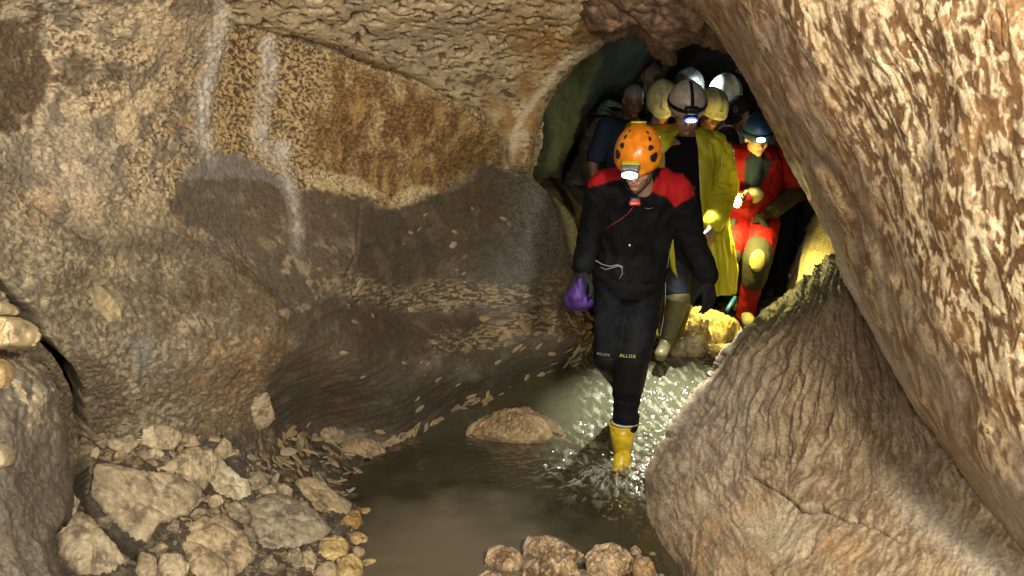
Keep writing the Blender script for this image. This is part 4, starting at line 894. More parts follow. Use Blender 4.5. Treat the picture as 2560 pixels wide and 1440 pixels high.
def head_shapes(c, m, neck, s=1.0):
    c = Vector(c); L = lambda x, y, z: c + m @ (Vector((x, y, z)) * s)
    S_ = [ellipsoid(L(0, -.012, .03), .076 * s, .095 * s, .092 * s, m), ellipsoid(L(0, .03, -.03), .064 * s, .062 * s, .085 * s, m), ellipsoid(L(0, .035, -.078), .048 * s, .046 * s, .038 * s, m),
          ellipsoid(L(0, .072, -.1), .022 * s, .018 * s, .016 * s, m), capsule(L(0, .086, .005), L(0, .108, -.036), .008 * s, .0125 * s), capsule(L(-.012, .097, -.04), L(.012, .097, -.04), .0085 * s, .0085 * s),
          capsule(L(-.02, .086, -.066), L(.02, .086, -.066), .0075 * s, .0075 * s), capsule(L(-.015, .086, -.075), L(.015, .086, -.075), .0085 * s, .0085 * s)]
    for q in (-1, 1):
        S_ += [capsule(L(.014 * q, .088, .02), L(.045 * q, .074, .02), .0095 * s, .0095 * s), ellipsoid(L(.04 * q, .06, -.032), .022 * s, .024 * s, .026 * s, m),
               ellipsoid(L(.03 * q, .074, -.001), .014 * s, .013 * s, .011 * s, m), ellipsoid(L(.078 * q, -.008, -.012), .010 * s, .018 * s, .031 * s, m)]
    S_ += [capsule(L(0, -.025, -.05), neck, .056 * s, .062 * s)]
    return S_
def face_paint(c, m, s=1.0, skin=SKIN, hair=(.03, .02, .015), hairline=True):
    def fn(P, Nv, col):
        q = (P - np.array(c)) @ np.array(m) / s; x, y, z = q[:, 0], q[:, 1], q[:, 2]
        k = np.array(skin); inh = (np.abs(x) < .12) & (z > -.16) & (z < .2) & (np.abs(y) < .16)
        c_ = mix(col * 0 + k, k * np.array((1.1, .75, .7)), ss(.03, .0, np.hypot(x, z + .035)) * (y > .05) * .5)
        c_ = mix(c_, k * np.array((1.15, .75, .72)), ss(.03, .012, np.hypot(np.abs(x) - .045, z + .03)) * (y > .03) * .35)
        c_ = mix(c_, np.array((.42, .13, .11)), ss(.005, .0, np.abs(z + .070) - .009 + (x / .026) ** 2 * .006) * (y > .07) * (np.abs(x) < .026) * .85)
        c_ = mix(c_, np.array((.10, .03, .03)), (np.abs(z + .0705) < .002) * (y > .07) * (np.abs(x) < .022) * .9)
        for sg in (-1, 1):
            ex = x - sg * .031
            c_ = mix(c_, np.array((.05, .03, .02)), ss(.0035, .001, np.abs(z + .004 - ex * ex * 6)) * (np.abs(ex) < .016) * (y > .04) * .9)
            c_ = mix(c_, np.array((.06, .04, .03)), ss(.005, .002, np.abs(z - .022 + ex * ex * 9)) * (np.abs(ex) < .02) * (y > .04) * .8)
        if hairline: c_ = mix(c_, np.array(hair), ((z > .045 - .5 * (y < 0)) & (y < .06) | (z > .06)).astype(float) * inh * (np.abs(x) < .2) * (z > -.055))
        return c_
    return fn
def hand(w, d, side, palm, s=1.0, curl=.5, thumb=1, spread=.12):
    """w wrist, d towards the fingertips, side towards the thumb, palm the way the palm faces"""
    w = Vector(w); d = Vector(d).normalized(); side = Vector(side); side = (side - d * side.dot(d)).normalized(); palm = d.cross(side) * (1 if d.cross(side).dot(Vector(palm)) > 0 else -1)
    S_ = []; K = w + d * .088 * s
    for i, off in enumerate((.032, .011, -.011, -.031)):
        S_.append(capsule(w + side * off * .55 * s + d * .01 * s, K + side * off * s - d * abs(i - 1.3) * .004 * s, .0165 * s, .0135 * s))
    ln = (.070, .080, .074, .058)
    for i, off in enumerate((.032, .011, -.011, -.031)):
        p = K + side * off * s - d * abs(i - 1.3) * .004 * s; dd = (d + side * spread * (1.4 - i) * .5).normalized(); L_ = ln[i] * s
        a1 = curl * (1 + .1 * i)
        for j, fr in enumerate((.46, .30, .24)):
            ang_ = a1 * (j + .6); di = (dd * math.cos(ang_) + palm * math.sin(ang_)).normalized(); q = p + di * L_ * fr
            S_.append(capsule(p, q, (.0105 - .0012 * j) * s, (.0098 - .0012 * j) * s, 10)); p = q
    t0 = w + side * .025 * s + d * .022 * s; t1 = t0 + (side * .75 + d * .65 + palm * .35).normalized() * .045 * s; t2 = t1 + (d * .8 + side * .25 + palm * .5).normalized() * .034 * s; t3 = t2 + (d * .85 + palm * .5).normalized() * .026 * s
    S_ += [capsule(t0, t1, .016 * s, .0125 * s, 10), capsule(t1, t2, .0125 * s, .0105 * s, 10), capsule(t2, t3, .0105 * s, .0085 * s, 10)]
    S_.append(capsule(w - d * .03 * s, w + d * .02 * s, .027 * s, .027 * s))
    return S_
def dome_geo(c, m, rx, ry, rz, brim=.0, zcut=-.15, front=.0, ridge=0, nu=48, nv=16, th=.004, power=2.0):
    """shell with thickness: outer surface from crown to rim and back up inside"""
    V = []; c = Vector(c)
    def pt(u, v, k):
        a = 2 * math.pi * u / nu; ph = (math.pi / 2) * (1 - v / nv * 1.0) + (zcut * v / nv)
        r = math.cos(ph); z = math.sin(ph); fx, fy = math.sin(a), math.cos(a)
        x = rx * r * fx * k; y = ry * r * fy * k; zz = rz * z * k
        if v > nv * .8: e = (v / nv - .8) / .2; x *= 1 + .02 * e; y *= 1 + .02 * e + brim * e * e * (max(0, fy) ** 2); zz -= front * e * (max(0, fy) ** 2)
        if ridge: zz += ridge * math.exp(-(x / .018) ** 2) * (r < .95)
        return c + m @ Vector((x, y, zz))
    for k, rng_ in ((1, range(nv + 1)), (1 - th / rx, range(nv, -1, -1))):
        for v in rng_:
            for u in range(nu): V.append(pt(u, v, k))
    n1 = 2 * nv + 2; idx = np.arange(n1 * nu).reshape(n1, nu)
    f = np.stack([idx[:-1], idx[1:], np.roll(idx, -1, 1)[1:], np.roll(idx, -1, 1)[:-1]], -1).reshape(-1, 4)
    return np.array(V), f
def poly_part(name, V, f, mat, parent, smooth=True, **kw):
    me = bpy.data.meshes.new(name); me.from_pydata([tuple(v) for v in V], [], f); me.update()
    me.polygons.foreach_set('use_smooth', [smooth] * len(me.polygons))
    return link(name, me, M[mat] if isinstance(mat, str) else mat, parent, **kw)
def dome_point(c, m, rx, ry, rz, az, el, k=1.01):   # az 0 = front, + toward local x ; el degrees
    a, e = R(az), R(el); return Vector(c) + m @ Vector((rx * math.cos(e) * math.sin(a) * k, ry * math.cos(e) * math.cos(a) * k, rz * math.sin(e) * k))
def dome_patch(name, hc, m, r3, outline, mat, parent, k=1.008, nr=4):
    pts = smooth_poly(outline, 2); ca = sum(p[0] for p in pts) / len(pts); ce = sum(p[1] for p in pts) / len(pts); V = [dome_point(hc, m, *r3, ca, ce, k * 1.0)]; n = len(pts); f = []
    for q in range(1, nr + 1):
        for (a, e) in pts: V.append(dome_point(hc, m, *r3, ca + (a - ca) * q / nr, ce + (e - ce) * q / nr, k if q < nr else k - .012))
    for i in range(n): f.append((0, 1 + i, 1 + (i + 1) % n))
    for q in range(nr - 1):
        for i in range(n): f.append((1 + q * n + i, 1 + (q + 1) * n + i, 1 + (q + 1) * n + (i + 1) % n, 1 + q * n + (i + 1) % n))
    return poly_part(name, V, f, mat, parent)
def strap_on(name, hc, m, r3, path, w, mat, parent, k=1.012, th=.003):
    """flat band on a dome along a path of (azimuth, elevation)"""
    P = [dome_point(hc, m, *r3, a, e, k) for a, e in path]; V = []; f = []; cc = Vector(hc)
    for i, p in enumerate(P):
        t = (P[min(i + 1, len(P) - 1)] - P[max(i - 1, 0)]).normalized(); n = (p - cc).normalized(); s = t.cross(n).normalized() * w / 2
        V += [p - s, p - s + n * th, p + s + n * th, p + s]
    for i in range(len(P) - 1):
        for j in range(4): f.append((i * 4 + j, i * 4 + (j + 1) % 4, i * 4 + 4 + (j + 1) % 4, i * 4 + 4 + j))
    f += [(0, 1, 2, 3), tuple((len(P) - 1) * 4 + q for q in (3, 2, 1, 0))]
    return poly_part(name, V, f, mat, parent)
def rbox(c, m, sx, sy, sz, bev=.3, name='body', mat='black', parent=None, **kw):
    bm = bmesh.new(); bmesh.ops.create_cube(bm, size=1); 
    for v in bm.verts: v.co = Vector((v.co.x * sx, v.co.y * sy, v.co.z * sz))
    bmesh.ops.bevel(bm, geom=bm.edges[:], offset=min(sx, sy, sz) * bev, segments=3, affect='EDGES', profile=.5)
    for v in bm.verts: v.co = Vector(c) + m @ v.co
    me = bpy.data.meshes.new(name); bm.to_mesh(me); bm.free(); me.polygons.foreach_set('use_smooth', [True] * len(me.polygons))
    return link(name, me, M[mat], parent, **kw)
def tube(name, pts, r, mat, parent=None, n=8, **kw):
    pts = [Vector(p) for p in pts]; R_ = []
    for i, p in enumerate(pts):
        d = pts[min(i + 1, len(pts) - 1)] - pts[max(0, i - 1)]; u, v = frame_of(d); rr_ = r[i] if isinstance(r, (list, tuple)) else r; R_.append((p, u * rr_, v * rr_))
    V, f = ring_shape(R_, n); return poly_part(name, V, f, mat, parent, **kw)
def lens(c, d, rx, ry, mat, parent, name='lens', upv=(0, 0, 1)):
    d = Vector(d).normalized(); x = d.cross(Vector(upv)).normalized(); y = x.cross(d); V = []; f = []; n = 24
    for k, dd in ((1, -.004), (1, .003), (.7, .006)):
        for i in range(n): t = 2 * math.pi * i / n; V.append(Vector(c) + x * rx * k * math.cos(t) + y * ry * k * math.sin(t) + d * dd)
    V.append(Vector(c) + d * .007)
    for q in range(2):
        for i in range(n): f.append((q * n + i, q * n + (i + 1) % n, (q + 1) * n + (i + 1) % n, (q + 1) * n + i))
    for i in range(n): f.append((2 * n + i, 2 * n + (i + 1) % n, 3 * n))
    return poly_part(name, V, f, mat, parent)
def boot_shapes(ankle, toe, top, rt, ra, rf, sole=None):
    a = Vector(ankle); t = Vector(toe); heel = a + (a - t).normalized() * .03; heel.z = t.z + .005; S_ = [capsule(top, a, rt, ra), capsule(a, heel + Vector((0, 0, .035)), ra, .042)]
    mid_ = (heel + t) / 2 + Vector((0, 0, .04)); S_ += [capsule(heel + Vector((0, 0, .03)), mid_, .04, .043), capsule(mid_, t + Vector((0, 0, .02)), .045, rf), capsule(a, mid_, ra, .042)]
    return S_
BLACK = (.0045, .0048, .0062)

# ================= the caver in front: orange helmet, black suit with red shoulders
pA = person('caver in black suit with red shoulders, orange helmet and yellow boots, walking in the stream', at(1560, 1168, 4.3))
mA = head_frame((-.26, -.84, -.50), R(-5)); hA = at(1594, 404, 4.06); neckA = at(1606, 478, 4.24)
sh = {}
LA = [at(1512, 470, 4.30), at(1480, 575, 4.36), at(1458, 662, 4.27)]; RA = [at(1688, 482, 4.32), at(1722, 590, 4.40), at(1768, 688, 4.28)]
legR = [at(1612, 700, 4.44), at(1583, 890, 4.26), at(1567, 985, 4.30), at(1562, 1062, 4.29)]; legL = [at(1533, 700, 4.44), at(1519, 893, 4.27), at(1548, 940, 4.62), at(1574, 985, 4.95)]
tA = [(at(1575, 700, 4.44), .15, .11), (at(1577, 640, 4.44), .15, .10), (at(1588, 540, 4.38), .17, .11), (at(1597, 485, 4.32), .16, .10), (at(1603, 466, 4.28), .09, .07)]
body = head_shapes(hA, mA, neckA) + torso(tA) + chain(LA, (.05, .04, .03)) + chain(RA, (.05, .04, .03)) + chain(legR, (.08, .055, .05, .04)) + chain(legL, (.08, .055, .05, .04))
gA = fuse('body', body, .0055, 3)
part('body', gA, SKIN, 'skin', pA, .5, colf=face_paint(hA, mA, skin=(.34, .21, .15)))
jk = torso([(at(1577, 694, 4.44), .195, .145), (at(1577, 672, 4.44), .20, .15), (at(1578, 630, 4.44), .195, .15), (at(1586, 575, 4.41), .20, .155), (at(1592, 520, 4.37), .215, .155), (at(1598, 485, 4.33), .21, .145), (at(1602, 458, 4.30), .165, .115), (at(1605, 440, 4.28), .09, .08)])
jk += chain(LA, (.085, .066, .052)) + chain(RA, (.09, .074, .055)) + [capsule(at(1604, 462, 4.27), at(1606, 452, 4.25), .085, .08)]
jk += chain([LA[0], at(1560, 470, 4.32)], (.085, .1)) + chain([RA[0], at(1650, 470, 4.32)], (.09, .1))
gJ = fuse('jacket', jk, .009, 5)
def jf(P, Nv, c):
    return mix(c, np.array((.012, .012, .013)), ss(.1, .4, fbm(P * 7, 3)) * .5)
# fold relief first so the yoke follows it
P_, f_, N_ = gJ; w = P_ * np.array((1, 1, .6)) * 13; P_ = P_ + N_ * (.010 * (1 - 2 * np.abs(perlin(w))) + .005 * perlin(w * 2))[:, None]; gJ = (P_, f_, N_)
qx, qy = proj(P_)
wob = perlin(P_ * 20) * 2
dYL = polysdf(qx, qy + wob, [(1470, 470), (1470, 420), (1500, 405), (1556, 405), (1556, 448), (1520, 455), (1484, 466)])[0]
dYR = polysdf(qx, qy + wob, [(1620, 474), (1646, 440), (1655, 405), (1730, 420), (1745, 480), (1722, 497), (1687, 518), (1668, 494), (1640, 484)])[0]
YR_ = (.33, .010, .014)
yk = np.maximum(ss(-1.5, 2.5, np.maximum(dYL, dYR)), ss(.1, .3, N_[:, 1]) * ss(-.01, .01, P_[:, 2] - at(1600, 500, 4.3).z))
jacket = part('jacket', gJ, BLACK, 'cloth', pA, .75, colf=lambda P, Nv, c: mix(jf(P, Nv, c), np.array(YR_), yk))
mL, mR = dYL > 7, dYR > 7
back = (N_[:, 1] > .2) & (P_[:, 2] > at(1600, 500, 4.3).z)
for msk in (mL | back & (qx < 1600), mR | back & (qx >= 1600)):
    g_ = submesh(gJ, msk, .0025)
    if len(g_[1]): part('shoulder_yoke', g_, YR_, 'cloth', jacket, .75)
tr_ = torso([(at(1575, 668, 4.44), .185, .14), (at(1574, 710, 4.44), .195, .15), (at(1572, 738, 4.43), .17, .13)])
tr_ += chain([at(1612, 715, 4.44), at(1600, 800, 4.36), legR[1], legR[2], at(1565, 1050, 4.29)], (.100, .094, .084, .074, .058)) + chain([at(1533, 715, 4.44), at(1524, 800, 4.36), legL[1], legL[2], legL[3]], (.100, .084, .072, .066, .055))
tr_ += chain([at(1565, 1035, 4.29), at(1565, 1058, 4.29)], (.068, .066))
gT = fuse('trousers', tr_, .009, 4)
trs = part('trousers', gT, BLACK, 'cloth', pA, .8, fold=.009, ff=11, stretch=(1, 1, 1.3), colf=jf)
# knee panels, slightly proud
P_, f_, N_ = gT; qx, qy = proj(P_)
for pl in ([(1535, 905), (1545, 896), (1612, 896), (1620, 905), (1612, 985), (1540, 985)], [(1482, 902), (1490, 893), (1535, 893), (1533, 905), (1540, 960), (1500, 935), (1484, 915)]):
    mk = (polysdf(qx, qy, pl)[0] > 0) & (N_[:, 1] < 0)
    g_ = submesh(gT, mk, .007)
    if len(g_[1]): part('knee_panel', g_, (.008, .008, .008), 'cloth', trs, .6)
# boots
bt = fuse('boot', boot_shapes(at(1556, 1135, 4.28), at(1544, 1200, 4.20), at(1557, 1082, 4.29), .060, .047, .042), .006, 4)
bP, bf_, bN = bt
boot_o = part('rubber_boot', bt, (.60, .42, .02), 'cloth', pA, .3); boot_o.data.materials[0] = M['yrubber']
V, f = dome_geo(at(1556, 1074, 4.29), Matrix.Identity(3), .066, .066, .001, nv=4, th=.01)
tube('boot_rim', [at(1556, 1062, 4.29) + Vector((.069 * math.cos(t), .069 * math.sin(t), 0)) for t in np.linspace(0, 2 * math.pi, 30)], .005, 'yrubber', boot_o)
tube('boot_lining', [at(1562, 1056, 4.29) + Vector((.066 * math.cos(t), .066 * math.sin(t), 0)) for t in np.linspace(0, 2 * math.pi, 30)], .007, simple_mat('pale_lining', (.45, .42, .38), .9), boot_o)
tube('boot_top', [at(1556, 1062, 4.29), at(1556, 1090, 4.29), at(1556, 1130, 4.285)], [.069, .062, .05], 'yrubber', boot_o, n=28)
b2 = fuse('boot', boot_shapes(at(1576, 1000, 4.98), at(1568, 1045, 4.88), at(1574, 980, 4.95), .055, .045, .04), .009, 3)
part('rubber_boot', b2, (.60, .42, .02), M['yrubber'], pA, .3)
# gloves
hl = hand(at(1456, 682, 4.25), (-.30, -.25, -.9), (.9, -.2, -.2), (.2, -.9, .2), 1.12, .16, spread=.5)
part('glove', fuse('glove', hl, .005, 2), (.012, .012, .013), 'cloth', pA, .8)
hr = hand(at(1769, 700, 4.27), (.12, -.1, -1), (-.8, -.6, 0), (-.5, .2, 0), 1.12, .35)
part('glove', fuse('glove', hr, .005, 2), (.012, .012, .013), 'cloth', pA, .8)
# helmet
rA = (.112, .142, .132); hc = hA + mA @ Vector((0, -.012, .042))
V, f = dome_geo(hc, mA, *rA, brim=.06, zcut=-.22, front=.008, th=.008); helA = link('helmet', mesh_from('helmet', V, f), M['orange'], pA)
for sg in (-1, 1):
    for ol in ([(38, 8), (52, 0), (66, 12), (64, 27), (36, 26), (33, 18)], [(35, 30), (62, 31), (52, 44), (40, 45), (33, 38)], [(44, 50), (54, 46), (66, 52), (64, 60), (50, 61)], [(56, 65), (68, 61), (84, 66), (78, 73), (62, 72)]):
        vt = dome_patch('vent', hc, mA, rA, [(sg * a * 1.05, e) for a, e in ol], simple_mat('vent_rim', (.40, .13, .01), .5) if (sg, ol[0]) == (-1, (38, 8)) else bpy.data.materials['vent_rim'], helA, 1.003)
        ca = sum(a for a, e in ol) / len(ol); ce = sum(e for a, e in ol) / len(ol)
        dome_patch('vent_hole', hc, mA, rA, [(sg * (ca + (a - ca) * .82) * 1.05, ce + (e - ce) * .86) for a, e in ol], 'black', vt, 1.007)
# headlamp of the orange helmet
strap_on('strap_clip', hc, mA, rA, [(168, e) for e in range(24, 62, 6)], .07, 'yellowp', helA, 1.01, .008)
SG = 1 if (mA @ Vector((1, 0, 0))).x < 0 else -1
lp = dome_point(hc, mA, *rA, 6 * SG, -3, 1.10); fw = (mA @ Vector((0, 1, -.30))).normalized()
mL_ = head_frame(fw)
lampb = rbox(dome_point(hc, mA, *rA, 6 * SG, 6, 1.07), mL_, .088, .038, .040, .35, 'headlamp', 'grey', helA)
rbox(dome_point(hc, mA, *rA, 6 * SG, 14, 1.08), mL_, .082, .022, .010, .4, 'lamp_trim', 'yellowp', lampb)
lens(lp + fw * .022, fw, .036, .019, 'lens', lampb)
lens(lp + fw * .012, fw, .041, .023, 'grey', lampb, 'lamp_bezel')
# chin strap and buckle, cord, logo thread, drawstring, side piping
chinA = hA + mA @ Vector((0, .06, -.115))
for sg in (-1, 1):
    tube('chin_strap', [hA + mA @ Vector((sg * .078, .03, -.02)), hA + mA @ Vector((sg * .066, .04, -.08)), hA + mA @ Vector((sg * .03, .055, -.125)), at(1590 + sg * 14, 500, 4.10)], .0045, 'webbing', helA)
rbox(at(1588, 500, 4.09), Matrix.Rotation(R(-15), 3, 'X'), .05, .02, .026, .3, 'chin_buckle', 'black', helA)
rbox(at(1587, 508, 4.075), Matrix.Rotation(R(-15), 3, 'X'), .055, .018, .024, .35, 'buckle_button', 'red', helA)
def on_front(geo, px, py, off=.004):       # point of a garment's camera-side surface at a sight line
    P_, f_, N_ = geo; qx, qy = proj(P_); d = (qx - px) ** 2 + (qy - py) ** 2; k = np.argsort(d)[:40]; j = k[np.argmin(P_[k, 1])]; return Vector(at(px, py, float(P_[j, 1]) - off))
red_cord = simple_mat('red_cord', (.35, .02, .02), .7)
tube('cord', [at(1582, 518, 4.12)] + [on_front(gJ, x, y) for x, y in ((1570, 534), (1552, 548), (1532, 560), (1515, 573))], .0022, red_cord, jacket)
gcord = simple_mat('grey_cord', (.22, .21, .20), .8)
tube('drawstring', [on_front(gJ, x, y, .008) for x, y in ((1490, 652), (1505, 661), (1525, 666), (1545, 662), (1555, 670), (1556, 684), (1548, 697))], .0032, gcord, trs)
tube('drawstring', [on_front(gJ, x, y, .008) for x, y in ((1500, 668), (1515, 674), (1535, 668), (1550, 664), (1558, 668))], .0032, gcord, trs)
tube('side_piping', [on_front(gT, x, y, .003) for x, y in ((1664, 705), (1664, 750), (1658, 800), (1650, 840))], .0022, gcord, trs)
tube('side_piping', [on_front(gJ, x, y, .003) for x, y in ((1677, 620), (1672, 645), (1668, 670))], .002, gcord, jacket)
rbox(on_front(gJ, 1574, 613, .003), Matrix.Identity(3), .008, .004, .011, .3, 'paint_fleck', 'coldwhite', jacket)
tube('stitched_mark', [on_front(gJ, x, y, .003) for x, y in ((1612, 520), (1622, 522), (1632, 519))], .0015, gcord, jacket)
def lettering(txt, pos, size, rotz, tilt, col, parent, mname):
    cu = bpy.data.curves.new('lettering', 'FONT'); cu.body = txt; cu.size = size; cu.align_x = 'CENTER'; cu.extrude = .0006; cu.space_character = 1.15
    o = bpy.data.objects.new('t', cu); C.objects.link(o); dg = bpy.context.evaluated_depsgraph_get(); me = bpy.data.meshes.new_from_object(o.evaluated_get(dg)); bpy.data.objects.remove(o)
    m = Matrix.Translation(pos) @ Matrix.Rotation(rotz, 4, 'Z') @ Matrix.Rotation(R(90) + tilt, 4, 'X') @ Matrix.Rotation(R(-5), 4, 'Z'); me.transform(m); me.materials.clear()
    return link('lettering', me, bpy.data.materials.get(mname) or simple_mat(mname, col, .6), parent)
lettering('ALLSIX', on_front(gT, 1569, 894, .018), .024, R(0), R(-8), (.45, .45, .12), trs, 'yellow_print')
lettering('ALLSIX', on_front(gT, 1508, 889, .018), .020, R(-18), R(-25), (.2, .2, .08), trs, 'faded_yellow_print')
settle(pA)
# purple bag in his hand
pb = [capsule(at(1440, 745, 4.2), at(1450, 700, 4.22), .052, .012), ellipsoid(at(1446, 757, 4.2), .075, .05, .042), ellipsoid(at(1428, 750, 4.2), .04, .035, .032)]
gB = fuse('bag', pb, .006, 3)
o = part('bag', gB, (.045, .018, .10), 'cloth', None, .45, fold=.006, ff=22, stretch=(1.6, 1, .4), label='purple drawstring bag held in the gloved hand of the orange helmeted caver', cat='bag')

# ================= the man in the yellow raincoat
pB = person('man in open yellow raincoat, black shirt and white helmet with blue lit headlamp', at(1690, 870, 5.7))
mB = head_frame((-.04, -.88, -.42)); hB = at(1716, 280, 5.48); neckB = at(1722, 335, 5.66)
legB1 = [at(1690, 620, 5.7), at(1692, 735, 5.55), at(1668, 845, 5.6)]; legB2 = [at(1755, 620, 5.75), at(1706, 735, 5.95), at(1688, 830, 6.15)]
RBm = [at(1795, 372, 5.66), at(1812, 470, 5.62), at(1782, 552, 5.35)]; LBm = [at(1650, 372, 5.66), at(1630, 470, 5.66), at(1640, 560, 5.5)]
body = head_shapes(hB, mB, neckB, 1.08) + torso([(at(1725, 640, 5.72), .17, .13), (at(1722, 540, 5.7), .17, .13), (at(1722, 420, 5.68), .20, .13), (at(1722, 360, 5.67), .18, .11), (at(1722, 342, 5.66), .09, .07)]) + chain(RBm, (.055, .045, .035)) + chain(LBm, (.055, .045, .035)) + chain(legB1, (.09, .06, .045)) + chain(legB2, (.09, .06, .045))
part('body', fuse('body', body + hand(at(1779, 562, 5.33), (-.05, -.1, -1), (-.5, -.8, 0), (-1, 0, 0), 1, .45), .009, 2), SKIN, 'skin', pB, .5, colf=face_paint(hB, mB, 1.08, (.40, .24, .17)))
shirt = fuse('shirt', torso([(at(1718, 662, 5.7), .185, .15), (at(1718, 560, 5.68), .19, .16), (at(1716, 450, 5.66), .21, .16), (at(1718, 380, 5.66), .20, .135), (at(1720, 352, 5.66), .11, .09), (at(1720, 340, 5.64), .075, .075)]), .012, 4)
part('shirt', shirt, (.010, .010, .012), 'cloth', pB, .85, fold=.004, ff=12)
sh_ = fuse('shorts', chain([at(1690, 640, 5.7), at(1691, 728, 5.56)], (.11, .092)) + chain([at(1752, 640, 5.75), at(1712, 728, 5.92)], (.11, .09)), .012, 4)
part('trousers', sh_, (.02, .022, .03), 'cloth', pB, .6, fold=.005, ff=14)
for lg, y0 in ((legB1, 0), (legB2, .5)):
    a = lg[2]; g_ = fuse('boot', boot_shapes(a, a + Vector((-.07, -.17, -.09)), lg[1] + Vector((0, 0, -.02)), .092, .058, .045), .01, 3)
    part('rubber_boot', g_, (.1, .1, .04), M['orubber'], pB, .4)
# raincoat shell, open in front
def coat(levels, phiL, phiR, nu=90, nv=70, th=.004, seed=0, foldk=1.0):
    ts = np.linspace(0, 1, nv); lv = np.array([[*l[0], l[1], l[2]] for l in levels]); k = np.linspace(0, 1, len(levels))
    A_ = np.stack([np.interp(ts, k, lv[:, i]) for i in range(5)], -1)
    pl = np.interp(ts, np.linspace(0, 1, len(phiL)), phiL); pr = np.interp(ts, np.linspace(0, 1, len(phiR)), phiR)
    u = np.linspace(0, 1, nu); ph = np.radians(pr[:, None] + (360 + pl - pr)[:, None] * u[None])        # from the right edge round the back to the left edge
    fold = foldk * (.018 * perlin(np.stack([ph * 2.6, ts[:, None] * 2.2 + 0 * ph, 0 * ph + seed], -1)) + .010 * perlin(np.stack([ph * 6, ts[:, None] * 3 + 0 * ph, 0 * ph + 5 + seed], -1)) + .004 * perlin(np.stack([ph * 9, ts[:, None] * 16 + 0 * ph, 0 * ph + 5], -1))) * (.4 + ts[:, None])
    out = []
    for k_ in (0, -th):
        out.append(np.stack([A_[:, 0:1] + np.sin(ph) * (A_[:, 3:4] + fold + k_), A_[:, 1:2] - np.cos(ph) * (A_[:, 4:5] + fold + k_), A_[:, 2:3] + 0 * ph + .01 * np.sin(ph * 3) * ts[:, None]], -1))
    V = np.concatenate([out[0], out[1][::-1]], 0); n1 = 2 * nv; idx = np.arange(n1 * nu).reshape(n1, nu)
    f = np.stack([idx[:-1, :-1], idx[1:, :-1], idx[1:, 1:], idx[:-1, 1:]], -1).reshape(-1, 4)
    return V.reshape(-1, 3), f
V, f = coat([(at(1722, 322, 5.66), .085, .09), (at(1724, 338, 5.66), .16, .13), (at(1726, 362, 5.68), .235, .155), (at(1727, 400, 5.68), .25, .175), (at(1728, 480, 5.68), .24, .19), (at(1730, 570, 5.68), .24, .2), (at(1736, 650, 5.68), .245, .22), (at(1744, 728, 5.70), .235, .24)],
            [-50, -50, -48, -44, -42, -40, -40], [14, 6, 4, 3, 4, 8, 6, 0], foldk=2.1)
rc = link('raincoat', mesh_from('raincoat', V, f), M['raincoat'], pB)
slv = fuse('sleeve', chain([at(1780, 362, 5.68), at(1798, 385, 5.66), at(1813, 465, 5.60), at(1787, 552, 5.36)], (.095, .09, .088, .07)), .011, 4)
part('sleeve', slv, (.7, .6, .03), M['raincoat'], rc, .4, fold=.012, ff=13, stretch=(1, 1, 1.5))
slv = fuse('sleeve', chain([at(1660, 362, 5.68), at(1640, 385, 5.66), at(1625, 465, 5.62), at(1640, 550, 5.45)], (.09, .085, .08, .065)), .011, 4)
part('sleeve', slv, (.7, .6, .03), M['raincoat'], rc, .4, fold=.012, ff=13, stretch=(1, 1, 1.5))
# turned down collar and hood behind the neck
V, f = coat([(at(1722, 318, 5.68), .095, .10), (at(1724, 330, 5.67), .145, .13), (at(1726, 352, 5.66), .20, .165)], [-40, -38, -62], [30, 16, 34], 80, 22, foldk=.6, seed=3)
link('collar', mesh_from('collar', V, f), M['raincoat'], rc)
for (x, y) in ((1768, 360), (1772, 415), (1762, 448), (1757, 500), (1765, 560)):
    lens(on_front((V.reshape(-1, 3), None, None), x, y) if False else at(x, y, 5.50), (0.2, -1, .1), .007, .007, 'white', rc, 'snap_button')
# helmet and lamp
rB = (.118, .148, .140); hc = hB + mB @ Vector((0, -.01, .060)); V, f = dome_geo(hc, mB, *rB, brim=.14, zcut=-.18, front=.02, ridge=.006, th=.006); helB = link('helmet', mesh_from('helmet', V, f), M['white'], pB)
strap_on('lamp_strap', hc, mB, rB, [(a, 2 + abs(a) * .04) for a in range(-150, 151, 8)], .024, 'webbing', helB, 1.02)
strap_on('lamp_strap', hc, mB, rB, [(-4, e) for e in range(6, 90, 6)], .020, 'webbing', helB, 1.05)
lb = rbox(dome_point(hc, mB, *rB, -3, 8, 1.12), head_frame(mB @ Vector((0, 1, .1))), .092, .045, .052, .4, 'headlamp', 'black', helB)
fwB = mB @ Vector((0, 1, -.15)); lens(dome_point(hc, mB, *rB, -3, -14, 1.12) + fwB * .012, fwB, .040, .019, 'lensblue', lb)
for q in (-.017, 0, .017): lens(dome_point(hc, mB, *rB, -3, -14, 1.12) + fwB * .018 + mB @ Vector((q, 0, 0)), fwB, .009, .009, 'lens', lb, 'lamp_bulb')
rbox(dome_point(hc, mB, *rB, -3, -13, 1.09), head_frame(fwB), .088, .03, .040, .45, 'lamp_housing', simple_mat('dark_blue_plastic', (.02, .025, .09), .4).name and 'blue', lb)
tube('cord', [at(1664, 434, 5.44), at(1700, 452, 5.42), at(1722, 464, 5.40), at(1738, 466, 5.42), at(1730, 492, 5.42), at(1728, 520, 5.45)], .003, gcord, pB)
settle(pB)

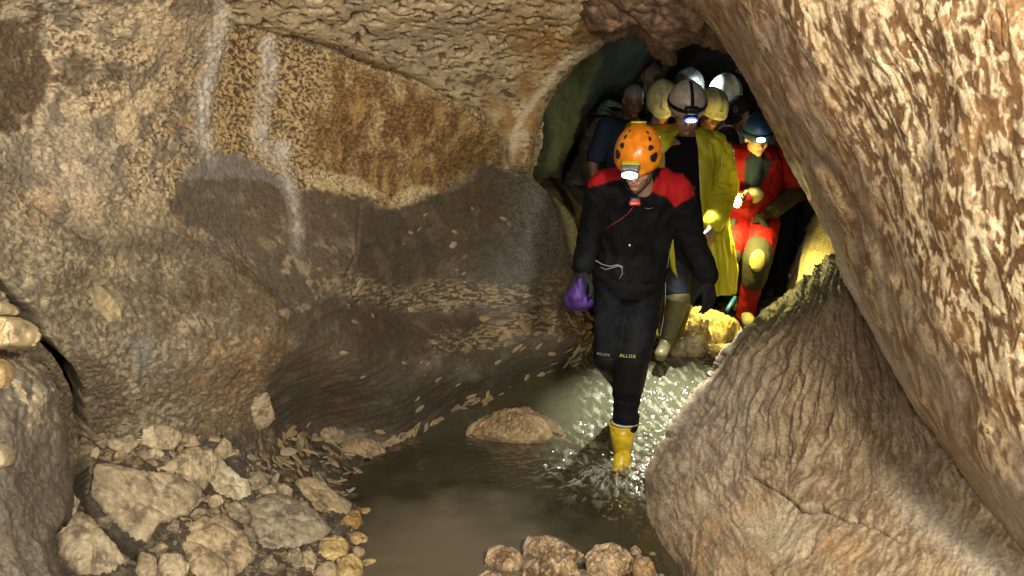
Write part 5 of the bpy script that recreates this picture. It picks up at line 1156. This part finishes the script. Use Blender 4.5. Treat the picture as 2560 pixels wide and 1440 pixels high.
# ================= the caver in the red suit with the torch
pI = person('caver in red suit with knee pads and blue helmet, holding a lit torch', at(1865, 800, 6.25))
mI = head_frame((.02, -.93, -.36), R(4)); hI = at(1893, 343, 6.12); nI = at(1890, 395, 6.28)
lI1 = [at(1905, 545, 6.3), at(1893, 650, 5.98), at(1864, 770, 6.2)]; lI2 = [at(1852, 545, 6.32), at(1818, 628, 6.02), at(1835, 730, 6.5)]
aI1 = [at(1950, 395, 6.3), at(1992, 480, 6.4), at(1930, 528, 6.15)]; aI2 = [at(1822, 385, 6.3), at(1815, 480, 6.3), at(1862, 498, 6.02)]
body = head_shapes(hI, mI, nI) + torso([(at(1880, 560, 6.34), .16, .12), (at(1880, 480, 6.34), .16, .12), (at(1886, 410, 6.3), .19, .12), (at(1888, 380, 6.3), .12, .09)]) + chain(lI1, (.09, .06, .045)) + chain(lI2, (.09, .06, .045)) + chain(aI1, (.05, .04, .03)) + chain(aI2, (.05, .04, .03))
part('body', fuse('body', body, .008, 2), SKIN, 'skin', pI, .5, colf=face_paint(hI, mI, 1, (.50, .30, .15)))
RED = (.16, .004, .006)
st_ = fuse('suit', torso([(at(1876, 570, 6.34), .20, .17), (at(1876, 520, 6.34), .20, .16), (at(1882, 460, 6.32), .205, .16), (at(1886, 400, 6.3), .23, .155), (at(1886, 372, 6.3), .17, .12), (at(1888, 360, 6.3), .1, .09)])
    + chain(aI1[:2], (.095, .08)) + chain(aI2, (.09, .08, .06)) + chain([at(1905, 555, 6.3), at(1902, 600, 6.12), lI1[1]], (.125, .11, .095)) + chain([at(1850, 555, 6.32), at(1830, 605, 6.1), lI2[1]], (.125, .11, .09)) + chain([at(1884, 690, 6.02), at(1864, 785, 6.18)], (.072, .066)), .011, 4)
def redc(P, Nv, c):
    qx, qy = proj(P); k = polysdf(qx, qy, [(1862, 395), (1905, 385), (1935, 400), (1920, 440), (1880, 480), (1866, 490), (1858, 440)])[0]
    return mix(c, np.array((.02, .02, .026)), ss(-1, 3, k) * (Nv[:, 1] < .3))
part('caving_suit', st_, RED, 'cloth', pI, .7, fold=.010, ff=12, colf=redc)
dk = fuse('knee', chain([at(1896, 622, 6.05), at(1893, 650, 5.98), at(1884, 700, 6.02)], (.105, .104, .085)), .011, 3)
part('knee_section', dk, (.022, .02, .016), 'cloth', pI, .8, fold=.004, ff=14)
g_ = fuse('leg', chain([at(1822, 640, 6.02), at(1835, 740, 6.5)], (.09, .07)), .011, 3); part('gaiter', g_, (.02, .018, .015), 'cloth', pI, .7, fold=.004)
kp = fuse('pad', [ellipsoid(at(1894, 652, 5.90), (.058), .028, .080)], .006, 2); part('knee_pad', kp, (.24, .20, .085), 'cloth', pI, .6, fold=.002, ff=40)
g_ = fuse('arm', chain([at(1992, 476, 6.4), at(1932, 526, 6.17)], (.084, .06)), .011, 3); part('forearm_patch', g_, (.035, .024, .016), 'cloth', pI, .75, fold=.006)
g_ = fuse('hand', hand(at(1862, 500, 6.02), (-.6, -.55, .05), (.1, -.3, .9), (-.3, -.7, -.5), 1.15, .75), .007, 2); part('glove', g_, (.42, .34, .16), 'cloth', pI, .7)
g_ = fuse('cuff', [ellipsoid(at(1884, 488, 6.03), .07, .06, .055)], .01, 2); part('glove_cuff', g_, (.38, .32, .16), 'cloth', pI, .8, fold=.008, ff=18)
g_ = fuse('hand', hand(at(1925, 532, 6.13), (-.6, -.1, -.5), (.1, -.8, .3), (0, .9, 0), 1.05, .5), .008, 2); part('glove', g_, (.02, .02, .02), 'cloth', pI, .8)
g_ = fuse('sc', [capsule(at(1889, 400, 6.2), at(1885, 470, 6.14), .075, .04), capsule(at(1890, 392, 6.24), at(1890, 398, 6.24), .09, .09)], .01, 3); part('neck_gaiter', g_, (.018, .028, .045), 'cloth', pI, .85, fold=.006)
for q in ([(1890, 535), (1905, 552), (1922, 575)], [(1833, 545), (1832, 560), (1830, 580)]):
    P_ = [at(x, y, 6.09) for x, y in q]; tube('hip_strap', P_, .024, 'webbing', pI)
for a in (lI1[2], lI2[2]):
    g_ = fuse('boot', boot_shapes(a, a + Vector((-.02, -.18, -.085)), a + Vector((0, 0, .06)), .055, .05, .048), .01, 3); part('boot', g_, (.16, .16, .09), 'cloth', pI, .7)
rI = (.108, .135, .125); hc = hI + mI @ Vector((0, -.01, .045)); V, f = dome_geo(hc, mI, *rI, brim=.10, zcut=-.2, front=.01); helI = link('helmet', mesh_from('helmet', V, f), M['blue'], pI)
fwI = mI @ Vector((0.05, 1, -.1)); lb = rbox(dome_point(hc, mI, *rI, 8, 0, 1.06), head_frame(fwI), .06, .03, .036, .4, 'headlamp', 'black', helI); lens(dome_point(hc, mI, *rI, 8, -1, 1.2), fwI, .028, .017, 'lens', lb)
strap_on('lamp_strap', hc, mI, rI, [(a, 3) for a in range(-150, 151, 10)], .02, 'webbing', helI, 1.015)
settle(pI)
tp = at(1843, 503, 5.80)
tr0 = bpy.data.objects.new('torch', None); C.objects.link(tr0); tag(tr0, 'lit torch in the gloved hand of the red suited caver', 'torch'); tr0.location = tp; dT = Vector((-.36, -.9, -.05)).normalized()
tube('barrel', [tp - dT * .14, tp - dT * .05, tp - dT * .01, tp + dT * .028], [.014, .014, .022, .032], 'black', tr0); lens(tp + dT * .03, dT, .030, .030, 'torchlens', tr0, 'lens'); settle(tr0)

# ================= people waiting behind: one plain build, each dressed on its own
def bystander(label, headpx, Y, fwd, zg, helmet=None, top=(.02, .02, .025), legs=(.02, .02, .03), skin=(.30, .17, .11), hair=(.03, .025, .02), w=1.0, bare=False, lean=.12, lampm=None, hs=1.0, topmat='cloth', arm_out=0.0, vox=.016, x_shift=0):
    h = at(headpx[0], headpx[1], Y); m = head_frame(fwd); g = Vector((h.x + x_shift, Y + lean + .1, zg)); p = person(label, g); H = h.z - zg
    f2 = Vector((fwd[0], fwd[1], 0)).normalized(); sd = Vector((-f2.y, f2.x, 0)); b0 = h + Vector((0, lean, 0)) - f2 * 0
    nk = b0 + Vector((0, 0, -.14)); shz = b0.z - .19; hip = Vector((g.x, g.y, zg + H * .53)); ch = Vector((b0.x, b0.y, shz - .08))
    S0 = [nk + sd * .17 * w + Vector((0, 0, -.05)), nk - sd * .17 * w + Vector((0, 0, -.05))]
    El = [S0[0] + sd * (.07 + arm_out) + Vector((0, 0, -.29)), S0[1] - sd * (.07 + arm_out) + Vector((0, 0, -.29))]; Wr = [El[0] - f2 * 0 + f2 * .10 + Vector((0, 0, -.24)), El[1] + f2 * .10 + Vector((0, 0, -.24))]
    kn = [hip + sd * .09 * s_ + Vector((0, -.03, 0)) - Vector((0, 0, H * .26)) for s_ in (1, -1)]; an = [hip + sd * .1 * s_ - Vector((0, 0, H * .53 - .09)) for s_ in (1, -1)]; hp = [hip + sd * .09, hip - sd * .09]
    def tors(k, top_):
        L_ = [(hip - Vector((0, 0, .08)), .155, .115), (hip + Vector((0, 0, .08)), .15, .11), ((hip + ch) / 2, .155, .115), (ch, .18 * w, .12), (nk + Vector((0, 0, -.035)), .15 * w, .10), (nk, .07, .065)]
        return [ring_shape([(c, sd * (a + k), f2 * (b_ + k)) for c, a, b_ in L_], 22)]
    bs = head_shapes(h, m, nk, hs) + tors(0, 0)
    for i in (0, 1): bs += chain([S0[i], El[i], Wr[i]], (.05, .042, .03)) + chain([hp[i], kn[i], an[i]], (.085, .058, .042)) + hand(Wr[i], (Wr[i] - El[i]), f2, sd * (-1 if i == 0 else 1), 1, .4)
    part('body', fuse('body', bs, .011, 2), skin, 'skin', p, .5, colf=face_paint(h, m, hs, skin, hair))
    cs = tors(.03, 0)
    for i in (0, 1):
        e = S0[i] + (El[i] - S0[i]) * .75 if bare else El[i]; cs += chain([S0[i], e] + ([] if bare else [Wr[i]]), (.085, .075) if bare else (.085, .068, .05))
    part('shirt' if bare else 'jacket', fuse('top', cs, vox, 3), top, topmat, p, .8, fold=.008, ff=12)
    ls = [ring_shape([(hip + Vector((0, 0, .05)), sd * .17, f2 * .13), (hip - Vector((0, 0, .10)), sd * .175, f2 * .135)], 20)]
    for i in (0, 1): ls += chain([hp[i], kn[i], an[i] + Vector((0, 0, .05))], (.105, .08, .06))
    part('trousers', fuse('legs', ls, vox, 3), legs, 'cloth', p, .8, fold=.006, ff=12)
    for i in (0, 1): part('boot', fuse('boot', boot_shapes(an[i], an[i] + f2 * .17 - Vector((0, 0, .08)), an[i] + Vector((0, 0, .12)), .06, .05, .045), .014, 2), (.03, .028, .022), 'cloth', p, .5)
    if helmet:
        r3 = (.116 * hs, .146 * hs, .135 * hs); hc = h + m @ Vector((0, -.01, .045)); V, f = dome_geo(hc, m, *r3, brim=.18, zcut=-.16, front=.015, ridge=.008, th=.005); he = link('helmet', mesh_from('helmet', V, f), M[helmet], p)
        strap_on('ridge_band', hc, m, r3, [(0, e) for e in range(10, 90, 8)], .03, helmet, he, 1.03)
        if lampm:
            lb = rbox(dome_point(hc, m, *r3, 0, 12, 1.08), m, .06, .03, .04, .4, 'headlamp', 'black', he); lens(dome_point(hc, m, *r3, 0, 12, 1.2), m @ Vector((0, 1, 0)), .022, .02, lampm, lb)
    return p, h, m
def fin(t): settle(t[0]); return t
fin(bystander('grey haired bareheaded man in navy shirt standing in the dark left of the group', (1583, 252), 6.6, (.3, -.8, -.5), .15, None, (.012, .018, .034), (.02, .02, .025), (.13, .065, .045), (.16, .155, .15), bare=True, w=1.1, arm_out=.06))
fin(bystander('person with pale yellow helmet and ochre coat, partly hidden behind the raincoat man', (1656, 262), 6.25, (-.1, -.75, -.66), .15, 'cream', (.40, .24, .02), hs=1.0))
fin(bystander('person with plain dull cream helmet, close behind the right shoulder of the raincoat man', (1778, 280), 6.45, (.2, -.9, -.45), .12, 'cream', (.03, .025, .02), (.02, .02, .02), (.14, .06, .04)))
fin(bystander('person with white helmet and lit headlamp, farthest back between two helmets', (1722, 226), 7.15, (.3, -.9, -.1), .15, 'coldwhite', (.05, .05, .06), lampm=None))
tG = fin(bystander('person with brightly lit clean white helmet, at the right end of the group', (1812, 243), 6.95, (.45, -.8, -.4), .15, 'coldwhite', (.3, .3, .3), skin=(.45, .28, .2)))
tH = bystander('person in black peaked cap and grey white jacket bending forward beside the red suited caver', (1846, 282), 6.8, (-.55, -.6, -.6), .15, None, (.38, .38, .37), (.05, .05, .06), (.32, .18, .12), w=1.1)
pH, hH, mH = tH
hc = hH + mH @ Vector((0, -.01, .03)); rH = (.092, .112, .10); V, f = dome_geo(hc, mH, *rH, zcut=.0, th=.004); cap = link('cap', mesh_from('cap', V, f), M['webbing'], pH)
cpv = [hc + mH @ Vector((math.sin(a) * .075, .085 + math.cos(a) * .085 * k, -.005 - .02 * k + z)) for z in (0, -.004) for k in (0, .6, 1) for a in np.linspace(-1.4, 1.4, 12)]
ff_ = [(k * 12 + i, k * 12 + i + 1, (k + 1) * 12 + i + 1, (k + 1) * 12 + i) for k in (0, 1, 3, 4) for i in range(11)]; poly_part('peak', cpv, ff_, 'webbing', cap)
for az in (28, -25):
    strap_on('cap_emblem', hc, mH, rH, [(az + 9 * math.cos(t), 34 + 12 * math.sin(t)) for t in np.linspace(0, 6.28, 14)], .006, 'grey', cap, 1.01)
g_ = fuse('yoke', [ellipsoid(hH + Vector((.13, .1, -.16)), .09, .10, .055)], .012, 2); part('shoulder_patch', g_, (.45, .06, .06), 'cloth', pH, .8)
settle(pH)
fin(bystander('person in long black coat behind the red suited caver, head hidden by the boulder', (1965, 330), 7.0, (-.2, -.95, -.2), .2, None, (.012, .011, .011), (.010, .010, .011), (.2, .12, .08), w=1.1))
fin(bystander('person in dark blue trousers, nearly hidden behind the leaning boulder', (2050, 330), 7.6, (-.3, -.9, -.2), .2, None, (.014, .02, .05), (.012, .02, .06), (.2, .12, .08)))
# blue tool lying by the boots
o = tube('hook_handle', [at(1838, 742, 6.0), at(1826, 762, 5.95), at(1816, 778, 5.9)], [.012, .016, .014], simple_mat('blue_grip', (.01, .08, .22), .5), None); tag(o, 'blue handled tool lying on the stones beside the red trouser leg', 'tool')

# ------------------------------------------------------------------ light of the lamps and torch the photograph shows
lamp('torch_light', tp + dT * .10, 170, (1.0, .83, .20), .02, tp + Vector((.12, .22, -.95)), 112, .7)
lamp('torch_light', tp + Vector((-.05, .07, -.02)), 17, (1.0, .84, .24), .02)
lamp('headlamp_light', lp + fw * .05, 26, (.88, .95, 1.0), .018, at(1500, 1200, 3.95), 95, .9)
lamp('headlamp_light', dome_point(hB + mB @ Vector((0, -.01, .045)), mB, *rB, -3, -14, 1.12) + fwB * .04, 560, (.95, .96, .84), .02, at(1690, 985, 4.9), 56, .9)
lamp('headlamp_light', at(1746, 210, 6.95), 25, (.85, .98, 1.0), .02, at(1812, 225, 6.95), 90, .6)
lens(at(1743, 209, 6.98), (0, -1, 0), .02, .02, 'lens', None, 'headlamp'); tag(bpy.data.objects['headlamp'] if bpy.data.objects['headlamp'].parent is None else [o_ for o_ in bpy.data.objects if o_.name.startswith('headlamp') and o_.parent is None and o_.type == 'MESH'][0], 'small round headlamp glowing above the top of the white helmet of the raincoat man', 'headlamp')
lamp('headlamp_light', dome_point(hI + mI @ Vector((0, -.01, .045)), mI, *rI, 8, -1, 1.2) + fwI * .04, 60, (1.0, .9, .45), .018, at(1760, 900, 5.4), 75, .8)
# the splash thrown up by the boot: drops and strands of water
spl = bmesh.new(); rr_ = random.Random(5)
wmat = simple_mat('splashing_water', (.75, .75, .66), .08, .6, emit=None); wmat.node_tree.nodes['Principled BSDF'].inputs['Transmission Weight'].default_value = .35
def drop(p, d, L_, r_):
    u, v = frame_of(d); n = 6; vs = []
    for k, rad_ in ((-.5, .15), (-.2, .8), (.15, 1), (.5, .1)):
        vs.append([spl.verts.new(p + d * L_ * k + (u * math.cos(2 * math.pi * i / n) + v * math.sin(2 * math.pi * i / n)) * r_ * rad_) for i in range(n)])
    for q in range(3):
        for i in range(n): spl.faces.new((vs[q][i], vs[q][(i + 1) % n], vs[q + 1][(i + 1) % n], vs[q + 1][i]))
for k in range(80):
    a = rr_.gauss(-math.pi / 2 - .1, .75); rad_ = rr_.uniform(.03, .22); z = rr_.uniform(.0, .05) * math.exp(-rad_ * 2)
    p = Vector((boot.x + math.cos(a) * rad_, boot.y + math.sin(a) * rad_ - .02, .012 + z)); d = Vector((math.cos(a), math.sin(a), rr_.uniform(-.4, .5))).normalized()
    drop(p, d, rr_.uniform(.004, .022), rr_.uniform(.001, .0022))
me = bpy.data.meshes.new('water_splash'); spl.to_mesh(me); spl.free(); link('water_splash', me, wmat, kind='stuff')
# a few fern fronds in the dark behind
fern = simple_mat('fern_green', (.10, .20, .12), .6)
for (x, y, s, lab_) in ((1488, 268, 1.0, 'pale green fern at the left of the dark recess behind the navy shirt'), (1515, 262, 1.1, 'largest pale green fern, touching the shoulder of the navy shirt in the dark recess'), (1500, 282, .8, 'smallest and lowest pale green fern in the dark recess behind the group')):
    V = []; f = []; base_ = at(x, y, 7.9)
    for q in range(7):
        a = R(-80 + q * 27); L_ = .16 * s
        for t in range(9):
            k = t / 8; c_ = base_ + Vector((math.sin(a) * L_ * k, -.05 * k, math.cos(a) * L_ * k * (1 - .7 * k) + -.05 * k * k)); wd = .022 * (1 - k) * s + .002; i0 = len(V); n_ = Vector((math.cos(a), 0, -math.sin(a)))
            V += [c_ - n_ * wd, c_ + Vector((0, -.004, 0)), c_ + n_ * wd]
            if t: f += [(i0 - 3, i0 - 2, i0 + 1, i0), (i0 - 2, i0 - 1, i0 + 2, i0 + 1)]
    o = poly_part('fern', V, f, fern, None, False); tag(o, lab_, 'plant', 'ferns in the recess behind the group')
